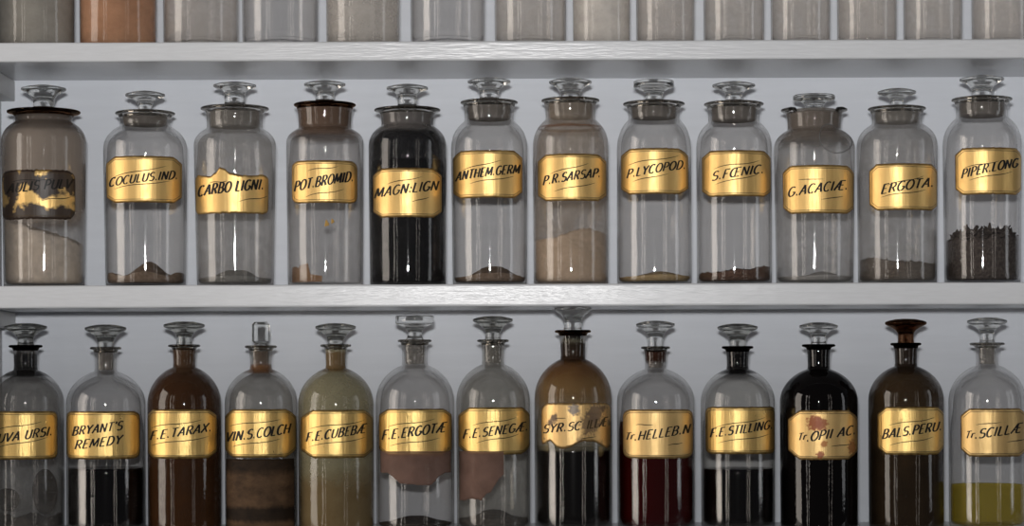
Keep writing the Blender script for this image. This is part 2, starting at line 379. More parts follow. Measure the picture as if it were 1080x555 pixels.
# brush capitals: (advance width, strokes) on a body one unit high
GLYPH = {
 'A': (0.74, [[(0, 0), (0.40, 1)], [(0.40, 1), (0.66, 0)], [(0.14, 0.34), (0.57, 0.34)]]),
 'B': (0.66, [[(0.08, 0), (0.08, 1)], [(0.0, 1), (0.28, 1)] + arc(0.28, 0.76, 0.25, 0.24, 90, -90) + [(0.08, 0.52)], [(0.08, 0.52), (0.30, 0.52)] + arc(0.30, 0.26, 0.29, 0.26, 90, -90) + [(0.0, 0)]]),
 'C': (0.68, [arc(0.36, 0.5, 0.33, 0.5, 48, 312, 18)]),
 'D': (0.72, [[(0.08, 0), (0.08, 1)], [(0.0, 1), (0.26, 1)] + arc(0.26, 0.5, 0.38, 0.5, 90, -90, 16) + [(0, 0)]]),
 'E': (0.60, [[(0.08, 0), (0.08, 1)], [(0.02, 1), (0.54, 1)], [(0.08, 0.52), (0.42, 0.52)], [(0.02, 0), (0.54, 0)]]),
 'F': (0.58, [[(0.08, 0), (0.08, 1)], [(0.02, 1), (0.56, 1)], [(0.08, 0.52), (0.42, 0.52)]]),
 'G': (0.72, [arc(0.36, 0.5, 0.33, 0.5, 48, 345, 20) + [(0.68, 0.42)], [(0.42, 0.42), (0.70, 0.42)]]),
 'H': (0.74, [[(0.08, 0), (0.08, 1)], [(0.62, 0), (0.62, 1)], [(0.08, 0.5), (0.62, 0.5)]]),
 'I': (0.26, [[(0.10, 0), (0.10, 1)]]),
 'K': (0.66, [[(0.08, 0), (0.08, 1)], [(0.58, 1), (0.10, 0.42)], [(0.24, 0.58), (0.62, 0)]]),
 'L': (0.56, [[(0.08, 1), (0.08, 0)], [(0.04, 0), (0.54, 0)]]),
 'M': (0.90, [[(0.04, 0), (0.12, 1)], [(0.12, 1), (0.42, 0.15)], [(0.42, 0.15), (0.74, 1)], [(0.74, 1), (0.80, 0)]]),
 'N': (0.76, [[(0.08, 0), (0.08, 1)], [(0.08, 1), (0.62, 0)], [(0.62, 0), (0.62, 1)]]),
 'O': (0.76, [arc(0.37, 0.5, 0.34, 0.5, 90, 450, 24)]),
 'P': (0.62, [[(0.08, 0), (0.08, 1)], [(0.0, 1), (0.28, 1)] + arc(0.28, 0.73, 0.28, 0.27, 90, -90) + [(0.08, 0.46)]]),
 'R': (0.68, [[(0.08, 0), (0.08, 1)], [(0.0, 1), (0.28, 1)] + arc(0.28, 0.75, 0.27, 0.25, 90, -90) + [(0.08, 0.5)], [(0.30, 0.5), (0.62, 0)]]),
 'S': (0.62, [arc(0.31, 0.755, 0.25, 0.245, 35, 270, 14) + arc(0.31, 0.255, 0.27, 0.255, 90, -145, 14)]),
 'T': (0.64, [[(0.30, 0), (0.30, 1)], [(0.0, 1), (0.62, 1)]]),
 'U': (0.72, [[(0.08, 1), (0.08, 0.34)] + arc(0.35, 0.32, 0.27, 0.32, 180, 360) + [(0.62, 1)]]),
 'V': (0.68, [[(0.0, 1), (0.28, 0)], [(0.28, 0), (0.64, 1)]]),
 'X': (0.70, [[(0.02, 1), (0.62, 0)], [(0.62, 1), (0.0, 0)]]),
 'Y': (0.66, [[(0.0, 1), (0.30, 0.5)], [(0.64, 1), (0.30, 0.5)], [(0.30, 0.5), (0.30, 0)]]),
 'Æ': (1.02, [[(0, 0), (0.50, 1)], [(0.52, 1), (0.52, 0)], [(0.16, 0.34), (0.52, 0.34)], [(0.46, 1), (0.98, 1)], [(0.52, 0.52), (0.86, 0.52)], [(0.52, 0), (0.98, 0)]]),
 'Œ': (1.08, [arc(0.40, 0.5, 0.36, 0.5, 60, 300, 18), [(0.56, 0), (0.56, 1)], [(0.52, 1), (1.02, 1)], [(0.56, 0.52), (0.90, 0.52)], [(0.52, 0), (1.02, 0)]]),
 'r': (0.44, [[(0.06, 0), (0.06, 0.62)], [(0.06, 0.40)] + arc(0.25, 0.40, 0.19, 0.22, 170, 40, 6)]),
 '.': (0.28, [[(0.05, 0.08), (0.19, 0.08)]]),
 ':': (0.28, [[(0.04, 0.10), (0.18, 0.10)], [(0.08, 0.52), (0.22, 0.52)]]),
 "'": (0.22, [[(0.10, 1.04), (0.08, 0.76)]]),
 ' ': (0.34, []),
}
def strokes_of(s, shear=0.30, gap=0.12):
    """the line of lettering as polylines, x from 0 to the returned width, cap height 1"""
    x, out = 0.0, []
    for ch in s:
        w, st = GLYPH[ch]
        for poly in st:
            q = []
            for (p0, p1) in zip(poly, poly[1:]):
                l = math.hypot(p1[0] - p0[0], p1[1] - p0[1]); n = max(1, int(l / 0.18))
                q += [(p0[0] + (p1[0] - p0[0]) * k / n, p0[1] + (p1[1] - p0[1]) * k / n) for k in range(n)]
            q.append(poly[-1])
            out.append([(x + a + shear * b, b) for a, b in q])
        x += w + gap
    xs = [p[0] for q in out for p in q]
    lo, hi = min(xs), max(xs)
    return [[(a - lo, b) for a, b in q] for q in out], hi - lo

def label_part(v, spec, parent, name='label'):
    x0, x1, y0, y1 = spec['box']
    R = v.Rm * 1e3
    def uv_of(x, y):
        X, Zp = unroll(x, y)
        s = max(-0.985, min(0.985, (X - v.x * 1e3) / R))
        th = math.asin(s)
        z = Zp * 1e-3 * (D - R * 1e-3 * math.cos(th)) / D - v.z
        return th, z
    xm, ym = (x0 + x1) / 2, (y0 + y1) / 2
    ta, tb = uv_of(x0, ym)[0], uv_of(x1, ym)[0]
    tm = (ta + tb) / 2
    Rr = R * 1e-3
    zt, zb = uv_of(xm, y0)[1], uv_of(xm, y1)[1]
    if spec.get('tilt'): pass
    az = -math.atan2(v.x, D)                       # turn towards the camera
    def put(u, z, lift):                           # u along the arc from the label's middle, z above base
        r = radius_at(v.outer, z) + lift
        th = tm + u / Rr + az
        return (r * math.sin(th), -r * math.cos(th), z)
    hw, hh = (tb - ta) / 2 * Rr, (zt - zb) / 2
    wide = lambda u: min(2.3, 1 / max(0.3, math.cos(ta if u < 0 else tb)))
    zc = (zt + zb) / 2
    cut = spec.get('cut', 0.007); style = spec.get('corner', 'cut')
    skew = spec.get('skew', 0.0)
    rnd = random.Random(spec['seed'])
    def top(u):
        e = (hw - abs(u)) / wide(u)
        d = 0
        if e < cut: d = (cut - e) * 0.95 if style == 'cut' else cut - math.sqrt(max(0, cut * cut - (cut - e) ** 2))
        d += spec.get('rag', 0.0004) * noise.noise(Vector((u * 300, spec['seed'], 0)))
        for (uc, w, dep) in spec.get('top_bites', ()): d += dep * math.exp(-((u * 1e3 - uc) / w) ** 2) * 1e-3
        return hh - d + skew * u
    def bot(u):
        e = (hw - abs(u)) / wide(u)
        d = 0
        if e < cut: d = (cut - e) * 0.95 if style == 'cut' else cut - math.sqrt(max(0, cut * cut - (cut - e) ** 2))
        d += spec.get('rag', 0.0004) * noise.noise(Vector((u * 300, spec['seed'] + 9, 5)))
        for (uc, w, dep) in spec.get('bot_bites', ()): d += dep * math.exp(-((u * 1e3 - uc) / w) ** 2) * 1e-3
        return -hh + d + skew * u
    nu, nv = 96, 16
    vs, fs, uvs, ed = [], [], [], []
    us = [-hw + 2 * hw * i / nu for i in range(nu + 1)]
    for u in us:
        a, b = bot(u), top(u)
        for j in range(nv + 1):
            w = b + (a - b) * j / nv
            wz = zc + w
            vs.append(put(u, wz, 0.00035)); uvs.append((u * 1e3, w * 1e3))
            dist = min(hw - abs(u), b - w, w - a)
            ed.append(min(1.0, max(0.0, dist / 0.0045)))
    for i in range(nu):
        for j in range(nv):
            p = i * (nv + 1) + j
            fs.append((p, p + 1, p + nv + 2, p + nv + 1))
    midx = [0] * len(fs)
    # the paper's cut edge, down to the glass
    rim = [i * (nv + 1) for i in range(nu + 1)] + [nu * (nv + 1) + j for j in range(1, nv + 1)] + [i * (nv + 1) + nv for i in range(nu - 1, -1, -1)] + [j for j in range(nv - 1, 0, -1)]
    base = len(vs)
    for i in rim:
        u, w = uvs[i][0] * 1e-3, uvs[i][1] * 1e-3
        vs.append(put(u, zc + w, 0.00003)); uvs.append(uvs[i]); ed.append(0)
    for k in range(len(rim)):
        k2 = (k + 1) % len(rim)
        fs.append((rim[k], rim[k2], base + k2, base + k)); midx.append(0)
    def ribbon(pts, width, mi, taper=True):
        n = len(pts); b = len(vs)
        for k, (u, w) in enumerate(pts):
            p0, p1 = pts[max(0, k - 1)], pts[min(n - 1, k + 1)]
            dx, dy = p1[0] - p0[0], p1[1] - p0[1]; l = math.hypot(dx, dy) or 1
            wd = width * (0.25 + 0.75 * math.sin(PI * k / (n - 1)) ** 0.6 if taper else 1) / 2
            for s in (1, -1):
                uu, ww = u - dy / l * wd * s, w + dx / l * wd * s
                vs.append(put(uu, zc + ww, 0.0005)); uvs.append((uu * 1e3, ww * 1e3)); ed.append(1)
        for k in range(n - 1):
            q = b + 2 * k
            fs.append((q + 1, q + 3, q + 2, q)); midx.append(mi)
    if spec.get('border', True):
        ins = 0.0034
        c2 = cut * 0.75
        for sg in (1, -1):
            f = top if sg > 0 else bot
            pts = []
            for k in range(49):
                u = -(hw - ins) + 2 * (hw - ins) * k / 48
                e = ((hw - ins) - abs(u)) / wide(u); d = 0
                if e < c2: d = (c2 - e) if style == 'cut' else c2 - math.sqrt(max(0, c2 * c2 - (c2 - e) ** 2))
                pts.append((u, sg * (hh - ins - d) + skew * u))
            ribbon(pts, 0.00055, 2, False)
        if spec.get('sideline', True):
            for sg in (1, -1):
                ribbon([(sg * (hw - ins), (hh - ins - c2) * (1 - k / 6)) for k in range(13)], 0.00045, 2, False)
    def lab(x, y):
        th, z = uv_of(x, y); return (th - tm) * Rr, z - zc
    for (xa, ya, xb, yb, bow) in spec.get('lines', ()):
        (ua, wa), (ub, wb) = lab(xa, ya), lab(xb, yb)
        pts = []
        for k in range(21):
            t = k / 20
            pts.append((ua + (ub - ua) * t, wa + (wb - wa) * t + bow * 1e-3 * math.sin(2 * PI * t)))
        ribbon(pts, 0.00085, 1)
    for (s, xa, ya, xb, yb, h, *op) in spec.get('text', ()):
        lim = 0.90 * R
        c0 = v.x * 1e3
        def back(x, y): return unroll(x, y)[0] - c0
        pa, pb = max(-lim, back(xa, ya)), min(lim, back(xb, yb))
        wa, wb = lab(xa, ya)[1], lab(xb, yb)[1]
        polys, wid = strokes_of(s)
        mi = 2 if op and op[0] == 'faint' else 1
        rj = random.Random(spec['seed'] * 7 + len(s))
        def place(a, b_):
            p = pa + (pb - pa) * a / wid
            u = (math.asin(max(-0.96, min(0.96, p / R))) - tm) * Rr
            return u, wa + (wb - wa) * a / wid + b_ * h * 1e-3
        for q in polys:
            n = len(q); b = len(vs)
            jit = rj.uniform(0.9, 1.12)
            for k, (a0, b0) in enumerate(q):
                p0, p1 = q[max(0, k - 1)], q[min(n - 1, k + 1)]
                dx, dy = p1[0] - p0[0], p1[1] - p0[1]; l = math.hypot(dx, dy) or 1
                # broad brush held flat: upright strokes are thick, level ones thin
                up = abs(dy / l)
                wd = (0.115 + 0.10 * up) * jit
                if n == 2 and l < 0.16: wd = 0.20
                wx = wid / max(1e-6, (pb - pa)) * h           # letter units across per unit of height
                for sg in (1, -1):
                    uu, ww = place(a0 - dy / l * wd / 2 * sg * max(0.7, min(1.6, wx)), b0 + dx / l * wd / 2 * sg)
                    vs.append(put(uu, zc + ww, 0.0005)); uvs.append((uu * 1e3, ww * 1e3)); ed.append(1)
            for k in range(n - 1):
                z_ = b + 2 * k
                fs.append((z_ + 1, z_ + 3, z_ + 2, z_)); midx.append(mi)
    me_mats = [spec['mat'], INK, INK_FAINT]
    o = mesh_obj(name, vs, fs, me_mats, parent, smooth=False, midx=midx)
    sm = [m == 0 for m in midx]; o.data.polygons.foreach_set('use_smooth', sm)
    ul = o.data.uv_layers.new(name='mm')
    for lp in o.data.loops: ul.data[lp.index].uv = uvs[lp.vertex_index]
    at = o.data.attributes.new('edge', 'FLOAT', 'POINT'); at.data.foreach_set('value', ed)
    return o

def patch(v, name, mat, pts_fn, parent, lift=0.0003, nu=40, nv=24):
    """a curved piece of paper or crust stuck to the glass: pts_fn(i, j) -> (view angle, z)"""
    az = -math.atan2(v.x, D)
    vs, fs = [], []
    for i in range(nu + 1):
        for j in range(nv + 1):
            th, z = pts_fn(i / nu, j / nv)
            r = radius_at(v.outer, z) + lift
            vs.append((r * math.sin(th + az), -r * math.cos(th + az), z))
    for i in range(nu):
        for j in range(nv):
            p = i * (nv + 1) + j; fs.append((p, p + 1, p + nv + 2, p + nv + 1))
    o = mesh_obj(name, vs, fs, mat, parent)
    so = o.modifiers.new('paper', 'SOLIDIFY'); so.thickness = 0.0002; so.offset = 1
    return o

# ------------------------------------------------------------------ contents
def heap(v, name, mat, fn, label, cat, rough=0.0, seed=1, extra=None, rmax=None):
    """loose powder or liquid lying in the vessel; fn(x, y) -> height of its surface above the base"""
    rings, seg = 26, 72
    Ri = lambda z: radius_at(v.inner[2:], max(z, 0.0085)) - 0.0004
    z0 = v.floor + 0.0003
    vs, fs = [], []
    R0 = v.Rb - v.wall - 0.0044 if not rmax else rmax
    # bottom ring, then sides follow the inner wall, then the top
    sides = 14
    def topz(a, rr):
        x, y = rr * math.sin(a), -rr * math.cos(a)
        z = fn(x * 1e3, y * 1e3)
        if rough: z += rough * noise.noise(Vector((x * 400 + seed, y * 400, seed))) + rough * 0.6 * noise.noise(Vector((x * 1100 + seed, y * 1100, seed)))
        return max(z0 + 0.0008, z)
    grid = []
    vs.append((0, 0, z0)); c0 = 0
    ring = []
    for k in range(seg):
        a = 2 * PI * k / seg; ring.append(len(vs)); vs.append((R0 * math.sin(a), -R0 * math.cos(a), z0))
    for k in range(seg): fs.append((c0, ring[(k + 1) % seg], ring[k]))
    prev = ring
    for s in range(1, sides + 1):
        cur = []
        for k in range(seg):
            a = 2 * PI * k / seg
            zt = topz(a, rmax or Ri(0.02))
            z = z0 + (zt - z0) * (s / sides)
            r = min(rmax or 9, Ri(z)) if z > v.floor + 0.0035 else min(rmax or 9, R0 + (Ri(z) - R0) * max(0, min(1, (z - z0) / 0.0035)) ** 0.7)
            cur.append(len(vs)); vs.append((r * math.sin(a), -r * math.cos(a), z))
        for k in range(seg): fs.append((prev[k], prev[(k + 1) % seg], cur[(k + 1) % seg], cur[k]))
        prev = cur
    for s in range(1, rings):
        cur = []
        for k in range(seg):
            a = 2 * PI * k / seg
            e = vs[prev[k]] if s == 1 else None
            if s == 1: base_r = [math.hypot(vs[prev[q]][0], vs[prev[q]][1]) for q in range(seg)]
            r = base_r[k] * (1 - s / rings)
            cur.append(len(vs)); vs.append((r * math.sin(a), -r * math.cos(a), topz(a, r)))
        for k in range(seg): fs.append((prev[k], prev[(k + 1) % seg], cur[(k + 1) % seg], cur[k]))
        prev = cur
    c = len(vs); vs.append((0, 0, topz(0, 0)))
    for k in range(seg): fs.append((prev[k], prev[(k + 1) % seg], c))
    if extra:
        ev, ef = extra; off = len(vs); vs += ev; fs += [tuple(i + off for i in f) for f in ef]
    o = mesh_obj(name, vs, fs, mat, None, loc=(v.x, YA, ZO + v.z))
    return tag(o, label, cat, None, 'stuff')
def rods(v, n, zr, seed, length=(0.010, 0.022), rad=0.0016):
    rn = random.Random(seed); vs, fs = [], []
    Rm = v.Rb - v.wall - 0.004
    for _ in range(n):
        a, r = rn.uniform(0, 2 * PI), Rm * math.sqrt(rn.random()) * 0.93
        p = Vector((r * math.sin(a), -r * math.cos(a), zr(r * math.sin(a) * 1e3) + rn.uniform(-0.005, 0.002)))
        d = Vector((rn.gauss(0, 1), rn.gauss(0, 1), rn.gauss(0, 0.8))).normalized(); l = rn.uniform(*length)
        a0, a1 = p - d * l / 2, p + d * l / 2
        if max(math.hypot(a0.x, a0.y), math.hypot(a1.x, a1.y)) > Rm + 0.002 or min(a0.z, a1.z) < v.floor + 0.002: continue
        s = d.orthogonal().normalized(); t = d.cross(s); b = len(vs)
        rr = rad * rn.uniform(0.6, 1.2)
        for q, w in ((a0, 0.5), ((a0 * 3 + a1) / 4, 1), ((a0 + a1 * 3) / 4, 1), (a1, 0.5)):
            for k in range(6): vs.append(tuple(q + (s * math.cos(k * PI / 3) + t * math.sin(k * PI / 3)) * rr * w))
        for g in range(3):
            for k in range(6):
                k2 = (k + 1) % 6; fs.append((b + g * 6 + k, b + g * 6 + k2, b + g * 6 + 6 + k2, b + g * 6 + 6 + k))
        fs.append(tuple(b + k for k in range(5, -1, -1))); fs.append(tuple(b + 18 + k for k in range(6)))
    return vs, fs

# ------------------------------------------------------------------ build one vessel from its survey
def vessel(name, label, cat, group, cx, shelf, rb, rt, ys, yn, rn, yf, rf, yt, ye, yc, rd, rs, gmat, narrow,
           flare=None, stop='round', stopmat=None, plugmat=None, plug_gap=None, lab=None, floor=0.0034, punt=0.0, wall=None, lipmat=None):
    v = Vessel(); v.x = AX(cx, 480 if narrow else 220); v.z = shelf; v.narrow = narrow
    mm = 1e-3
    v.Rb, v.Rt, v.Rn, v.Rf = rb * mm, rt * mm, rn * mm, rf * mm
    v.Rm = (v.Rb + v.Rt) / 2
    v.zs, v.zn = AZ(cx, ys) - shelf, AZ(cx, yn) - shelf
    v.zf = AZ(cx, yf) - shelf
    ye = ye if stop == 'flat' else yt + (4.6 if narrow else 6.4)
    v.zt, v.ze, v.zc = AZ(cx, yt, rd) - shelf, AZ(cx, ye) - shelf, AZ(cx, yc) - shelf
    v.Rd, v.Rs = rd * mm, rs * mm
    v.flare = (flare if flare is not None else (1.2 if narrow else 1.6)) * mm
    v.wall = wall or (0.0017 if narrow else 0.0016)
    v.floor, v.punt = floor, punt
    v.Rp = v.Rn - (0.0024 if narrow else 0.0027)
    v.stop, v.stopmat, v.plugmat = stop, stopmat or (STOP if narrow else STOP_CLEAR), plugmat or PLUG
    root = empty(name, (v.x, YA, ZO + shelf)); v.root = root
    tag(root, label, cat, group)
    vs, fs = lathe(body_profile(v), 80)
    v.body = mesh_obj('glass_body', vs, fs, gmat, root)
    v.lipmat = lipmat or LIP
    v.lip = lip_ring(v, root)
    v.stopper = stopper(v, root)
    if lab:
        v.label = label_part(v, lab, root); tag(v.label, lab['desc'])
    return v
PLUG = frosted('ground_glass', (0.38, 0.35, 0.32), 0.58)
PLUG_BROWN = frosted('ground_glass_brown', (0.26, 0.17, 0.11), 0.7)
PLUG_DARK = frosted('ground_glass_dark', (0.05, 0.045, 0.04), 0.85)
PLUG_CLEAR = frosted('ground_glass_clear', (0.50, 0.48, 0.45), 0.40)

# ------------------------------------------------------------------ shelf and walls
WALL = paint('wall_paint', (0.69, 0.72, 0.775), 0.5, (1.2, 20, 14), 0.12, 0.03, 0.3)
SHELF = paint('shelf_paint', (0.60, 0.615, 0.64), 0.25, (7, 70, 70), 0.2, 0.04, 0.5)
SIDE = paint('side_paint', (0.50, 0.50, 0.50), 0.4, (30, 4, 20), 0.2, 0.06, 0.3)
def board(name, x0, x1, y0, y1, z0, z1, mat, bev=0.002, seg=3):
    bm = bmesh.new(); bmesh.ops.create_cube(bm, size=1.0)
    for q in bm.verts: q.co = Vector((x0 + (q.co.x + .5) * (x1 - x0), y0 + (q.co.y + .5) * (y1 - y0), z0 + (q.co.z + .5) * (z1 - z0)))
    n = max(1, int((x1 - x0) / 0.02)) if x1 - x0 > 0.3 else 1
    for k in range(1, n):
        bmesh.ops.bisect_plane(bm, geom=bm.verts[:] + bm.edges[:] + bm.faces[:], plane_co=(x0 + (x1 - x0) * k / n, 0, 0), plane_no=(1, 0, 0))
    if bev:
        es = [e for e in bm.edges if len(e.link_faces) == 2 and e.calc_face_angle(0) > 0.5]
        bmesh.ops.bevel(bm, geom=es, offset=bev, segments=seg, affect='EDGES', profile=0.5)
    me = bpy.data.meshes.new(name); bm.to_mesh(me); bm.free(); me.materials.append(mat)
    o = bpy.data.objects.new(name, me); C.objects.link(o)
    return o
def wavy_front(o, amp):
    for q in o.data.vertices:
        if q.co.y < 0.006:
            q.co.y += amp * noise.noise(Vector((q.co.x * 9, q.co.z * 40, 0)))
            q.co.z += amp * 0.5 * noise.noise(Vector((q.co.x * 14, 5, q.co.z * 20))) * (1 if q.co.y < 0.004 else 0.3)
w = board('wall_back', -0.60, 0.80, YB, YB + 0.02, ZO - 0.32, ZO + 0.75, WALL, 0); w['kind'] = 'structure'
XL = -0.5585
w = board('wall_left', XL - 0.02, XL, -0.004, YB, ZO - 0.32, ZO + 0.75, SIDE, 0.0015); w['kind'] = 'structure'
XR = 0.78
for nm, z1, th, lb in (('shelf_board', Z_TOP, 0.0200, 'white painted shelf board whose front edge runs across the top, under the unlabelled jar bottoms'),
                       ('shelf_board', Z_MID, 0.0232, 'white painted shelf board in the middle, carrying the wide-mouth gold-labelled jars'),
                       ('shelf_board', Z_LOW, 0.0220, 'white painted shelf board lowest down, carrying the narrow-necked bottles')):
    o = board(nm, XL + 0.0005, XR, 0, YB - 0.0005, ZO + z1 - th, ZO + z1, SHELF, 0.0022)
    wavy_front(o, 0.0006)
    tag(o, lb, 'shelf', 'shelf boards')
for k, (z, h) in enumerate(((Z_TOP - 0.0203, 0.0225), (Z_MID - 0.0235, 0.0175))):
    o = board('trim_%d' % (k + 1), XL + 0.0005, XL + 0.0150, 0.010, YB - 0.0005, ZO + z - h, ZO + z, SIDE, 0.0012); o['kind'] = 'structure'

# ------------------------------------------------------------------ middle row: wide-mouth jars
G_CLEAR = glass('clear_glass')
G_GREY = glass('greyish_glass', film=((0.45, 0.43, 0.40), 0.10, 0.6))
G_DUSTY = glass('dusty_glass', film=((0.42, 0.37, 0.32), 0.08, 0.8), bands=[(0.070, 0.20, 0.012, (0.46, 0.39, 0.33), 0.46), (0.164, 0.20, 0.003, (0.06, 0.045, 0.04), 0.5)])
G_BLACKISH = glass('soot_glass', film=((0.022, 0.022, 0.023), 0.45, 0.4), bands=[(0.163, 0.20, 0.003, (0.25, 0.23, 0.22), 0.5)])
G_TAN = glass('tan_film_glass', film=((0.55, 0.45, 0.35), 0.16, 0.8), bands=[(0.1655, 0.1675, 0.0012, (0.20, 0.08, 0.03), 0.7)])
G_BROWNRIM = glass('brown_rim_glass', film=((0.45, 0.43, 0.42), 0.06, 0.6), bands=[(0.158, 0.20, 0.003, (0.20, 0.13, 0.09), 0.55)])
G_GREYRIM = glass('grey_rim_glass', film=((0.45, 0.44, 0.42), 0.09, 0.6), bands=[(0.152, 0.20, 0.006, (0.24, 0.20, 0.17), 0.55)])
jar_group = 'wide-mouth jars on the middle shelf'
GOLD = [gold('gilt_%d' % k, k + 1, wrinkle=0.22 + 0.05 * (k % 3)) for k in range(6)]
G_WORN = gold('gilt_blackened', 11, wear=0.64, wearcol=(0.030, 0.017, 0.010), wearscale=0.05)
def J(label, cx, rb, rt, ys, yn, rn, yf, rf, yt, ye, yc, rd, rs, gm, lab, **kw):
    return vessel('apothecary_jar', label, 'jar', jar_group, cx, Z_MID, rb, rt, ys, yn, rn, yf, rf, yt, ye, yc, rd, rs, gm, False, lab=lab, **kw)
J1 = J('clear jar with beige powder and a blackened, flaking gold label', 46.5, 42, 44, 150, 129, 29.5, 117, 38.3, 89.3, 98, 106, 23.6, 11, G_DUSTY,
       dict(box=(2.5, 78, 179, 231), seed=1, mat=G_WORN, desc='gold label almost wholly blackened and flaked', corner='round', cut=0.009, rag=0.0012, border=True, sideline=False,
            text=[('AULIS PULV', 9, 205, 76, 198, 9.5)], lines=[(14, 193, 56, 188, 1), (44, 212, 74, 207, 1)]), plugmat=PLUG_BROWN, lipmat=LIP_BROWN)
J2 = J('clear jar labelled COCULUS.IND. in black on gold', 153.5, 41.8, 43.8, 158, 133.5, 26.3, 118.5, 31.5, 95.8, 106, 110, 20.9, 7.6, G_CLEAR,
       dict(box=(114, 190.5, 164.4, 213.5), seed=2, mat=GOLD[0], desc='gold paper label lettered COCULUS.IND.',
            text=[('COCULUS.IND.', 117.5, 197.5, 185, 188.5, 8.4)], lines=[(120, 188.5, 174, 175, 0.8), (122, 200, 178, 190.5, 0.8)]), punt=0.0)
J3 = J('clear jar labelled CARBO LIGNI. in black on torn gold', 248, 40.2, 43, 154, 136, 29.2, 113.5, 36, 86, 93, 98.5, 22.7, 11, G_GREY,
       dict(box=(207.5, 282, 183, 225), seed=3, mat=GOLD[1], desc='gold label with a torn upper edge, lettered CARBO LIGNI.', corner='round', cut=0.006, rag=0.0014, border=False,
            top_bites=[(-22, 9, 2.5), (-6, 6, -6.5), (22, 12, 2.0)],
            text=[('CARBO LIGNI.', 211, 207.8, 276, 199.5, 10.4)], lines=[(222, 193.5, 240, 191, 0.6), (251, 213, 281, 206.5, 0.9)]), punt=0.0)
J4 = J('clear jar with a brown-stained rim, labelled POT.BROMID.', 343, 39.5, 40.6, 151, 136, 27.6, 109.5, 32.7, 84.6, 93, 98, 21.9, 10, G_BROWNRIM,
       dict(box=(308.8, 376, 169, 214), seed=4, mat=GOLD[2], desc='gold label lettered POT.BROMID.', corner='round', cut=0.007,
            text=[('POT.BROMID.', 311.5, 202.5, 371, 191, 10)], lines=[(325, 180.5, 356, 175.5, 0.9), (323, 208, 362, 199.5, 1.0)]), flare=2.2, plugmat=PLUG_BROWN, stopmat=STOP_CLEAR, lipmat=LIP_BROWN)
J5 = J('jar full of black charcoal, labelled MAGN:LIGN.', 430, 40, 41, 155, 133, 27.3, 115, 35, 88.5, 95, 101, 22, 10.5, G_BLACKISH,
       dict(box=(394.3, 465.2, 177, 229), seed=5, mat=GOLD[3], desc='gold label lettered MAGN:LIGN.',
            text=[('MAGN:LIGN', 396, 209.5, 462, 200.5, 9.6)], lines=[(409, 194.5, 444, 186.5, 0.7), (434, 213, 452, 208, 0.3)]))
J6 = J('clear jar labelled ANTHEM GERM. in black on gold', 516.3, 39, 40.2, 157, 128, 25.8, 107, 30.4, 81.5, 92, 96.5, 22.8, 10.4, G_CLEAR,
       dict(box=(478.7, 550, 158.3, 208.5), seed=6, mat=GOLD[4], desc='gold label lettered ANTHEM GERM.',
            text=[('ANTHEM.GERM', 481.5, 191.5, 547.5, 183, 9)], lines=[(488, 180.5, 528, 169, 0.7), (496, 194, 541, 186, 0.8)]))
J7 = J('jar half full of tan powder, labelled P.R.SARSAP.', 602, 39.2, 39.8, 155, 126.5, 26, 105, 30.8, 82, 92.6, 100, 22.7, 10, G_TAN,
       dict(box=(568, 638.7, 162, 211.6), seed=7, mat=GOLD[5], desc='gold label lettered P.R.SARSAP.',
            text=[('P.R.SARSAP.', 573.8, 195.5, 631.5, 187, 9)], lines=[(581, 183.5, 620, 172.5, 0.7), (585, 202, 627, 193, 0.7)]), stopmat=STOP_CLEAR)
J8 = J('clear jar with a thin yellowish layer, labelled P.LYCOPOD.', 690, 39.2, 39, 158, 126.5, 26.8, 108.5, 32.6, 82.8, 92.5, 99, 21.2, 9.7, G_CLEAR,
       dict(box=(655.6, 725.3, 156, 204.5), seed=8, mat=GOLD[0], desc='gold label lettered P.LYCOPOD.',
            text=[('P.LYCOPOD.', 662, 188, 721.5, 178.3, 8.6)], lines=[(663, 174.5, 715, 164.5, 1.0), (668, 191.5, 704, 183.5, 0.5)]), stop='flat', stopmat=STOP_CLEAR)
J9 = J('clear jar with brown crumbs in the bottom, labelled S.FŒNIC.', 774.3, 39.3, 39.5, 155, 129.5, 26.7, 108.8, 31.5, 85.6, 97, 100, 22.7, 9, G_CLEAR,
       dict(box=(741, 812, 158.3, 207), seed=9, mat=GOLD[1], desc='gold label lettered S.FŒNIC.',
            text=[('S.FŒNIC.', 752, 190.5, 803.5, 183, 8.8)], lines=[(753, 178.5, 800, 169.5, 1.2), (755, 194.5, 798, 184.5, 0.6)]))
J10 = J('clear jar with a chipped rim, labelled G.ACACIÆ.', 859, 40.4, 42.4, 157, 137.5, 27.8, 115, 35, 98, 105.6, 111, 22, 10, G_GREYRIM,
        dict(box=(826.8, 899, 174, 225), seed=10, mat=GOLD[2], desc='gold label lettered G.ACACIÆ.',
             text=[('G.ACACIÆ.', 833, 207.5, 891.5, 200.3, 9.4)], lines=[(843, 189.5, 868, 189, 0.1), (866, 210.5, 888, 207.5, 0.1)]), stop='flat')
chip_rim(J10.lip, J10)
J11 = J('clear jar with a dark brown layer, labelled ERGOTA.', 946.3, 41, 42.2, 155, 131, 26, 113.7, 30.5, 93, 103, 106, 20.2, 7, G_GREY,
        dict(box=(918, 987, 172.3, 221.5), seed=11, mat=GOLD[3], desc='gold label lettered ERGOTA.',
             text=[('ERGOTA.', 930, 204.5, 982, 197.5, 9.3)], lines=[(936, 195.5, 973, 186, 0.8), (930, 208, 975, 200.5, 0.8)]))
